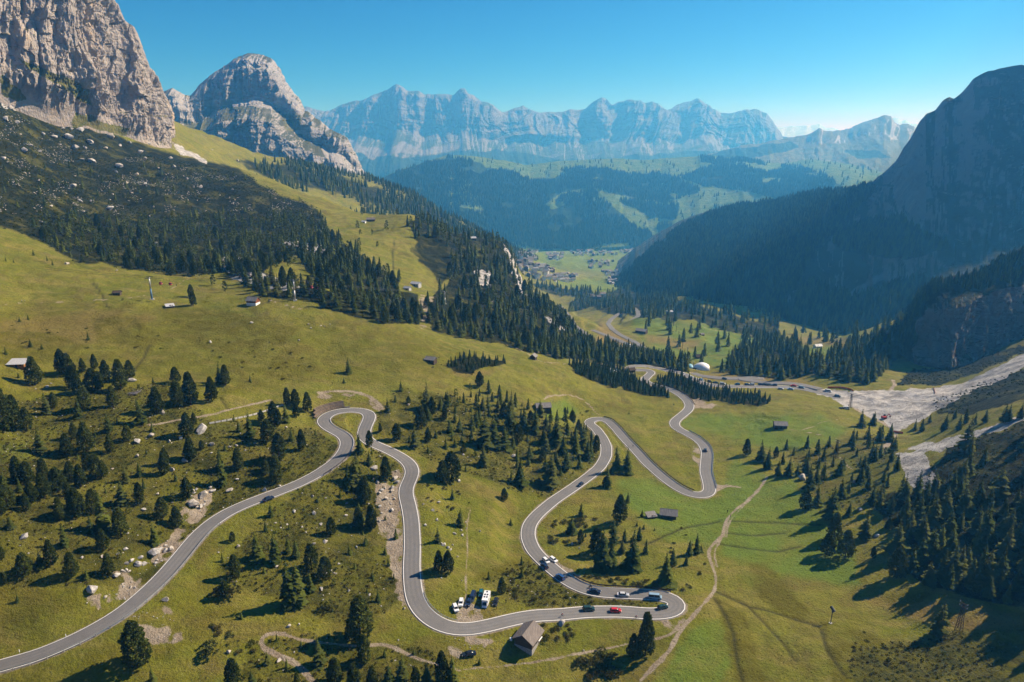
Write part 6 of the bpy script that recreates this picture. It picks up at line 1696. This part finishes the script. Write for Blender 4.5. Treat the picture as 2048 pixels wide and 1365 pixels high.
# wooden fence at the far barn garden
# ------------------------------------------------------------------ vehicles
PAINTS = {n: flat('paint_' + n, c, .25, .6, .03) for n, c in {'white': (.75, .75, .74), 'silver': (.50, .51, .52), 'black': (.012, .013, .015), 'navy': (.012, .022, .055), 'blue': (.020, .070, .200), 'teal': (.010, .090, .120), 'red': (.450, .018, .022), 'green': (.014, .040, .034), 'grey': (.10, .11, .12), 'ice blue': (.24, .36, .46)}.items()}
M_LAMP = flat('lamp_glass', (.75, .76, .76), .1, .6, .02); M_TAIL = flat('tail_lamp', (.25, .01, .01), .2, .5, .05)
def car_parts(L, W, H, hood, boot, van=False):
    x = L / 2; y = W / 2; zs = H * (.60 if not van else .52)
    def ring(z, sx0, sx1, sy, c=.18):
        return [(sx1 - c, -sy, z), (sx1, -sy + c, z), (sx1, sy - c, z), (sx1 - c, sy, z), (sx0 + c, sy, z), (sx0, sy - c, z), (sx0, -sy + c, z), (sx0 + c, -sy, z)]
    b = MB(); b.rings([ring(.22, -x + .12, x - .12, y - .06), ring(.42, -x, x, y), ring(zs - .12, -x + .02, x - .04, y), ring(zs, -x + .10, x - .22, y - .07)])
    c0, c1 = -x + boot, x - hood; r0, r1 = c0 + (.16 if boot < .5 else .45), c1 - (.62 if not van else .35)
    b.rings([ring(H - .06, r0 - .02, r1 + .02, y - .27, .14), ring(H, r0 + .06, r1 - .10, y - .33, .12)])
    for s in (-1, 1):
        for xa, xb in ((c0 + .06, r0), (c1 - .05, r1), ((c0 + c1) / 2, (r0 + r1) / 2)): b.bar((xa, s * (y - .11), zs), (xb, s * (y - .28), H - .03), .05, n=4)
    gl = MB(); gl.rings([ring(zs - .01, c0, c1, y - .10, .16), ring(H - .05, r0, r1, y - .29, .14)], cap=False)
    wl = MB(); n = 12
    wl.rings([[(math.cos(6.2832 * i / n) * r, yy, math.sin(6.2832 * i / n) * r) for i in range(n)] for r, yy in ((.26, -.12), (.33, -.09), (.33, .09), (.26, .12))])
    hm = MB().rings([[(math.cos(6.2832 * i / 8) * .17, yy, math.sin(6.2832 * i / 8) * .17) for i in range(8)] for yy in (-.135, .135)])
    la = MB().box(-.03, .05, -.20, .20, -.09, .09); ta = MB().box(-.05, .03, -.16, .16, -.12, .12)
    return dict(body=b.mesh('body', PAINTS['white']), glass=gl.mesh('window', M_GLASS), wheel=wl.mesh('wheel', M_TYRE), hub=hm.mesh('rim', M_STEEL), lamp=la.mesh('headlight', M_LAMP), tail=ta.mesh('tail_light', M_TAIL), L=L, W=W, H=H, zs=zs)
CARS = {'hatch': car_parts(4.2, 1.8, 1.48, .95, .25), 'suv': car_parts(4.6, 1.9, 1.70, 1.0, .18), 'sedan': car_parts(4.7, 1.84, 1.46, 1.1, .75), 'van': car_parts(5.1, 1.95, 2.0, .65, .10, True)}
def car(kind, paint, loc, rz, label, group=None, full=True, pitch=0):
    c = CARS[kind]; r = empty('car' if kind != 'van' else 'van', loc, rz); r.rotation_euler = (0, pitch, rz); tag(r, label, 'car' if kind != 'van' else 'van', group)
    b = link('body', c['body'], r); b.material_slots[0].link = 'OBJECT'; b.material_slots[0].material = PAINTS[paint]
    link('window', c['glass'], r)
    for sx in (-1, 1):
        for sy in (-1, 1):
            w = link('wheel', c['wheel'], r, (sx * c['L'] * .30, sy * (c['W'] / 2 - .10), .33)); 
            if full: link('rim', c['hub'], w)
    if full:
        for s in (-1, 1): link('headlight', c['lamp'], r, (c['L'] / 2 - .05, s * c['W'] * .34, .68)); link('tail_light', c['tail'], r, (-c['L'] / 2 + .04, s * c['W'] * .38, .82))
    return r
def on_road(px, py, flip=0):
    p = at(px, py); d = np.hypot(MAIN[:, 0] - p.x, MAIN[:, 1] - p.y); i = int(np.clip(d.argmin(), 1, len(MAIN) - 2)); tg = MAIN[i + 1] - MAIN[i - 1]
    z = MAIN[i, 2] + .135 if d.min() < 4.5 else p.z
    return Vector((p.x, p.y, z)), math.atan2(tg[1], tg[0]) + (math.pi if flip else 0), -math.atan2(tg[2], math.hypot(tg[0], tg[1])) * (-1 if flip else 1)
for px, py, fl, kind, paint, lab in (
  (537, 1001, 0, 'sedan', 'navy', 'dark blue car driving up the long straight road'), (1161, 972, 1, 'hatch', 'navy', 'small dark blue car alone above the middle bend'), (1411, 903, 0, 'hatch', 'navy', 'dark car driving up out of the right hairpin'),
  (1092, 1125, 1, 'hatch', 'white', 'white car on the road beside the gravel bay'), (1089, 1136, 0, 'hatch', 'navy', 'dark blue car behind the white car at the gravel bay'), (1121, 1158, 0, 'suv', 'blue', 'blue car second in the descending row'),
  (1190, 1186, 1, 'sedan', 'navy', 'long dark blue car in the row above the bottom hairpin'), (1246, 1193, 1, 'sedan', 'silver', 'silver car in the row above the bottom hairpin'), (1310, 1198, 1, 'van', 'ice blue', 'pale blue van entering the bottom hairpin'),
  (1325, 1218, 0, 'hatch', 'green', 'dark green car in the bend of the bottom hairpin'), (1177, 1222, 0, 'suv', 'green', 'big dark green car leaving the bottom hairpin'), (1231, 1225, 0, 'hatch', 'red', 'red car leaving the bottom hairpin')):
    loc, rz, pt = on_road(px, py, fl); car(kind, paint, loc, rz, lab, None, True, pt)
def parked(kind, paint, px, py, qx, qy, lab, group=None, full=True):
    p = at(px, py); return car(kind, paint, p + Vector((0, 0, .02)), heading(px, py, qx, qy), lab, group, full)
parked('hatch', 'white', 1107, 1122, 1116, 1128, 'white car parked in the gravel bay'); parked('hatch', 'white', 911, 1219, 914, 1228, 'white car nearest the road among the campers'); parked('hatch', 'white', 922, 1208, 921, 1216, 'white car left of the navy estate at the campers')
parked('sedan', 'navy', 938, 1207, 934, 1217, 'navy estate car with its nose to the road at the campers'); parked('van', 'navy', 945, 1197, 941, 1207, 'navy van behind the navy estate car'); parked('hatch', 'teal', 962, 1190, 961, 1199, 'teal car behind the white motorhome'); parked('hatch', 'black', 991, 1207, 988, 1217, 'black car right of the white motorhome')
parked('sedan', 'black', 938, 1311, 928, 1312, 'black car parked below the gravel pull-out')
def motorhome():
    p = at(972, 1206); r = empty('motorhome', p, heading(974, 1200, 970, 1214)); tag(r, 'white motorhome with roof hatches parked on the grass', 'motorhome')
    MB().quadbox([(-3.4, -1.15, .45), (2.2, -1.15, .45), (2.2, 1.15, .45), (-3.4, 1.15, .45), (-3.4, -1.12, 2.85), (2.5, -1.12, 2.85), (2.5, 1.12, 2.85), (-3.4, 1.12, 2.85)]).obj('body', PAINTS['white'], r)
    MB().quadbox([(2.2, -1.0, .4), (3.5, -.95, .4), (3.5, .95, .4), (2.2, 1.0, .4), (2.2, -1.0, 1.9), (2.75, -.9, 1.75), (2.75, .9, 1.75), (2.2, 1.0, 1.9)]).obj('cab', PAINTS['white'], r)
    MB().quadbox([(2.80, -.8, 1.1), (3.2, -.8, 1.1), (3.2, .8, 1.1), (2.8, .8, 1.1), (2.55, -.78, 1.95), (2.82, -.78, 1.78), (2.82, .78, 1.78), (2.55, .78, 1.95)]).obj('windscreen', M_GLASS, r)
    for x, y in ((-2.6, .0), (-.9, .45), (-.9, -.45), (.5, .45), (.5, -.45)): MB().box(x - .38, x + .38, y - .3, y + .3, 2.853, 2.93).obj('roof_hatch', M_GLASS, r)
    for s in (-1, 1):
        for x in (-2.2, .2): MB().box(x - .5, x + .5, s * 1.15 - .03, s * 1.15 + .03, 1.5, 2.1).obj('window', M_GLASS, r)
        for x in (-2.1, 2.7): link('wheel', CARS['van']['wheel'], r, (x, s * 1.0, .36))
motorhome()
FARC = {}
FAR = [(1419, 764.5, 'black'), (1430.7, 767, 'black'), (1445, 769.5, 'silver'), (1474.6, 770.5, 'teal'), (1494, 771, 'navy'), (1503, 771, 'silver'), (1521, 771, 'navy'), (1528, 771, 'black'), (1538, 771.5, 'grey'), (1549, 772, 'navy'), (1403, 761, 'ice blue'), (1382, 757, 'white'), (1366, 750, 'white'), (1587, 773.5, 'red'), (1603, 777, 'ice blue')]
for n, (px, py, c) in enumerate(FAR):
    loc, rz, pt = on_road(px, py, n % 2); FARC.setdefault(c, []).append((px, py, car(('hatch', 'sedan', 'suv')[n % 3], c, loc, rz, None, None, False, pt)))
for c, items in FARC.items(): name_set(f'{c} car in the long line by the lower road', 'cars along the lower road', items)
g = np.random.default_rng(31); LOTC = {}
for n, (px, py) in enumerate([(1190 + i * 3.1, 729.2 + i * .95 + (i % 2) * 3.2) for i in range(17)]):
    c = g.choice(['white', 'silver', 'navy', 'black', 'white', 'ice blue', 'grey']); LOTC.setdefault(str(c), []).append((px, py, parked(('hatch', 'suv')[n % 2], str(c), px, py, px + 6, py - 3, None, None, False)))
for c, items in LOTC.items(): name_set(f'{c} car in the crowded car park above the plantation', 'cars in the upper car park', items)
for px, py, k, c, lab in ((1561.5, 779, 'hatch', 'silver', 'left silver car on the verge below the lower valley road'), (1581.5, 779.7, 'sedan', 'ice blue', 'right pale car on the verge below the lower valley road'), (1449, 759, 'hatch', 'black', 'black car alone on the loop above the queue'), (1656, 784, 'van', 'white', 'white van at the entrance of the gravel works'),
  (1675, 794, 'suv', 'grey', 'grey car on the gravel right of the white van'), (1682, 819, 'sedan', 'black', 'black car parked at the meadow edge by the gravel works'), (1692, 819, 'van', 'silver', 'silver van parked at the meadow edge by the gravel works'), (1258, 690, 'hatch', 'white', 'white car on the valley road loop')):
    parked(k, c, px, py, px + 5, py + .8, lab, None, False)
def excavator():
    p = at(1768, 838); r = empty('excavator', p, R_(15)); tag(r, 'red excavator working on the gravel', 'excavator')
    for s in (-1, 1): MB().rings([[(math.cos(6.2832 * i / 12) * (1.7 if True else 1), y, .42 + math.sin(6.2832 * i / 12) * .42) for i in range(12)] for y in (s * 1.0 - .3, s * 1.0 + .3)]).obj('track', M_TYRE, r)
    MB().box(-1.6, 1.2, -1.2, 1.2, .95, 1.9).obj('house', M_RED, r); MB().box(.1, 1.3, .2, 1.15, 1.9, 2.9, top=.85).obj('cab', M_GLASS, r)
    b = MB(); b.bar((1.1, -.3, 1.6), (3.4, -.3, 3.6), .28, .22, 6); b.bar((3.4, -.3, 3.6), (4.8, -.3, 1.6), .2, .16, 6); b.obj('boom', M_RED, r); MB().box(4.3, 5.1, -.75, .15, .9, 1.6, top=.7).obj('bucket', M_DARK, r)
excavator()

# ------------------------------------------------------------------ people and bicycles
def skin_mesh(name, pts, edges, mats, zsplit):
    me = bpy.data.meshes.new('tmp'); me.from_pydata([p[:3] for p in pts], edges, []); o = bpy.data.objects.new('tmp', me); COL.objects.link(o)
    md = o.modifiers.new('s', 'SKIN'); sk = me.skin_vertices[0].data
    for i, p in enumerate(pts): sk[i].radius = (p[3], p[3])
    sk[0].use_root = True
    o.modifiers.new('u', 'SUBSURF').levels = 1
    dg = bpy.context.evaluated_depsgraph_get(); m2 = bpy.data.meshes.new_from_object(o.evaluated_get(dg)); m2.name = name
    bpy.data.objects.remove(o); m2.materials.clear()
    for m in mats: m2.materials.append(m)
    for f in m2.polygons: f.material_index = zsplit(f.center); f.use_smooth = True
    return m2
M_SKIN = flat('skin', (.42, .26, .18), .6, .3, .05); M_CLOTH = {n: flat('cloth_' + n, c, .9, .1, .1) for n, c in {'black': (.012, .012, .014), 'blue': (.03, .06, .20), 'red': (.35, .03, .03), 'white': (.65, .65, .62), 'grey': (.10, .10, .11)}.items()}
STAND = [(0, 0, .95, .13), (0, 0, 1.15, .13), (0, 0, 1.40, .15), (0, 0, 1.52, .06), (0, .01, 1.66, .10), (-.10, 0, .90, .09), (-.11, .02, .50, .065), (-.12, 0, .09, .05), (-.12, .13, .05, .045), (.10, 0, .90, .09), (.12, -.05, .50, .065), (.12, -.06, .09, .05), (.12, .08, .05, .045), (-.20, 0, 1.42, .065), (-.25, 0, 1.15, .05), (-.24, .08, .92, .035), (.20, 0, 1.42, .065), (.25, -.02, 1.15, .05), (.24, .08, .92, .035)]
SE = [(0, 1), (1, 2), (2, 3), (3, 4), (0, 5), (5, 6), (6, 7), (7, 8), (0, 9), (9, 10), (10, 11), (11, 12), (2, 13), (13, 14), (14, 15), (2, 16), (16, 17), (17, 18)]
RIDE = [(0, -.25, .98, .13), (0, -.10, 1.15, .13), (0, .14, 1.32, .14), (0, .24, 1.40, .06), (0, .32, 1.50, .10), (-.10, -.22, .93, .09), (-.12, .12, .62, .065), (-.12, -.02, .26, .05), (-.12, .10, .20, .04), (.10, -.22, .93, .09), (.12, .14, .78, .065), (.12, .02, .48, .05), (.12, .14, .42, .04), (-.20, .16, 1.30, .06), (-.25, .32, 1.10, .045), (-.22, .46, 1.00, .035), (.20, .16, 1.30, .06), (.25, .32, 1.10, .045), (.22, .46, 1.00, .035)]
def person(loc, rz, top, legs, label, pose=STAND, group=None):
    split = lambda c: 2 if (c.z > (1.55 if pose is STAND else 1.43) or (abs(c.x) > .2 and c.z < (1.0 if pose is STAND else 1.04) and c.z > .8)) else (1 if c.z < (1.0 if pose is STAND else .98) else 0)
    r = empty('person', loc, rz); tag(r, label, 'person', group); link('body', skin_mesh('body', pose, SE, [M_CLOTH[top], M_CLOTH[legs], M_SKIN], split), r)
    hm = MB(); z, y = (1.72, 0) if pose is STAND else (1.56, .30)
    hm.rings([[(math.cos(6.2832 * i / 8) * q, y + math.sin(6.2832 * i / 8) * q, z + d) for i in range(8)] for q, d in ((.105, -.04), (.10, .02), (.05, .075))]); hm.obj('hair' if pose is STAND else 'helmet', M_CLOTH['black'] if pose is STAND else M_CLOTH['white'], r, True)
def bicycle(loc, rz, label, motor=False):
    r = empty('motorcycle' if motor else 'bicycle', loc, rz); tag(r, label, 'motorcycle' if motor else 'bicycle'); w = .07 if motor else .022
    for y in (-.52, .52):
        b = MB(); n = 14
        for i in range(n):
            a, c = 6.2832 * i / n, 6.2832 * (i + 1) / n; b.bar((0, y + math.cos(a) * .31, .34 + math.sin(a) * .31), (0, y + math.cos(c) * .31, .34 + math.sin(c) * .31), w, n=5, caps=False)
        b.obj('wheel', M_TYRE, r)
    f = MB(); q = .10 if motor else .02
    for a, c in (((0, -.52, .34), (0, -.25, .88)), ((0, -.25, .88), (0, .36, .86)), ((0, -.05, .30), (0, .36, .86)), ((0, -.05, .30), (0, -.25, .88)), ((0, -.52, .34), (0, -.05, .30)), ((0, .52, .34), (0, .36, .95))): f.bar(a, c, q, n=5)
    f.obj('frame', M_DARK, r); MB().box(-.08, .08, -.38, -.12, .88, .95).obj('saddle', M_TYRE, r); MB().bar((-.26, .42, .99), (.26, .42, .99), .02, n=5).obj('handlebar', M_DARK, r)
    if motor: MB().box(-.16, .16, -.2, .3, .35, .85, top=.8).obj('engine', M_STEEL, r)
def rider(px, py, flip, top, lab_b, lab_p, motor=False):
    loc, rz, pt = on_road(px, py, flip); bicycle(loc, rz - math.pi / 2, lab_b, motor); person(loc, rz - math.pi / 2, top, 'black', lab_p, RIDE)
rider(1124, 1235, 0, 'red', 'bicycle ridden past the bush above the big barn', 'cyclist in red above the big barn'); rider(1272, 1239, 0, 'red', 'bicycle ridden left of the tall pine at the bottom hairpin', 'cyclist in red left of the tall pine at the bottom hairpin'); rider(1266, 895, 1, 'black', 'bicycle ridden down from the middle hairpin', 'dark clad cyclist below the middle hairpin')
rider(1181, 1177, 1, 'black', 'motorcycle passing the long dark blue car', 'motorcyclist in black passing the long dark blue car', True); rider(662, 944, 1, 'blue', 'bicycle at the road edge below the walled hairpin', 'cyclist in blue below the walled hairpin')
for px, py, top, legs, lab in ((1012, 1207, 'black', 'black', 'person in black standing right of the black car at the campers'), (993, 1219, 'grey', 'black', 'person in grey standing between campers and road'), (1455, 1026, 'black', 'black', 'person in black on the grass left of the dirt track'), (1461, 1035, 'grey', 'black', 'person in grey walking on the dirt track'),
  (608, 1342, 'white', 'black', 'walker in a white top on the dirt trail'), (44, 605, 'white', 'grey', 'left hiker in white on the thin meadow path'), (50, 605, 'white', 'grey', 'right hiker in white on the thin meadow path'), (353, 573, 'black', 'black', 'hiker in black right of the red gondola cabins')):
    p = at(px, py); person(p, RNG.uniform(0, 6.28), top, legs, lab)
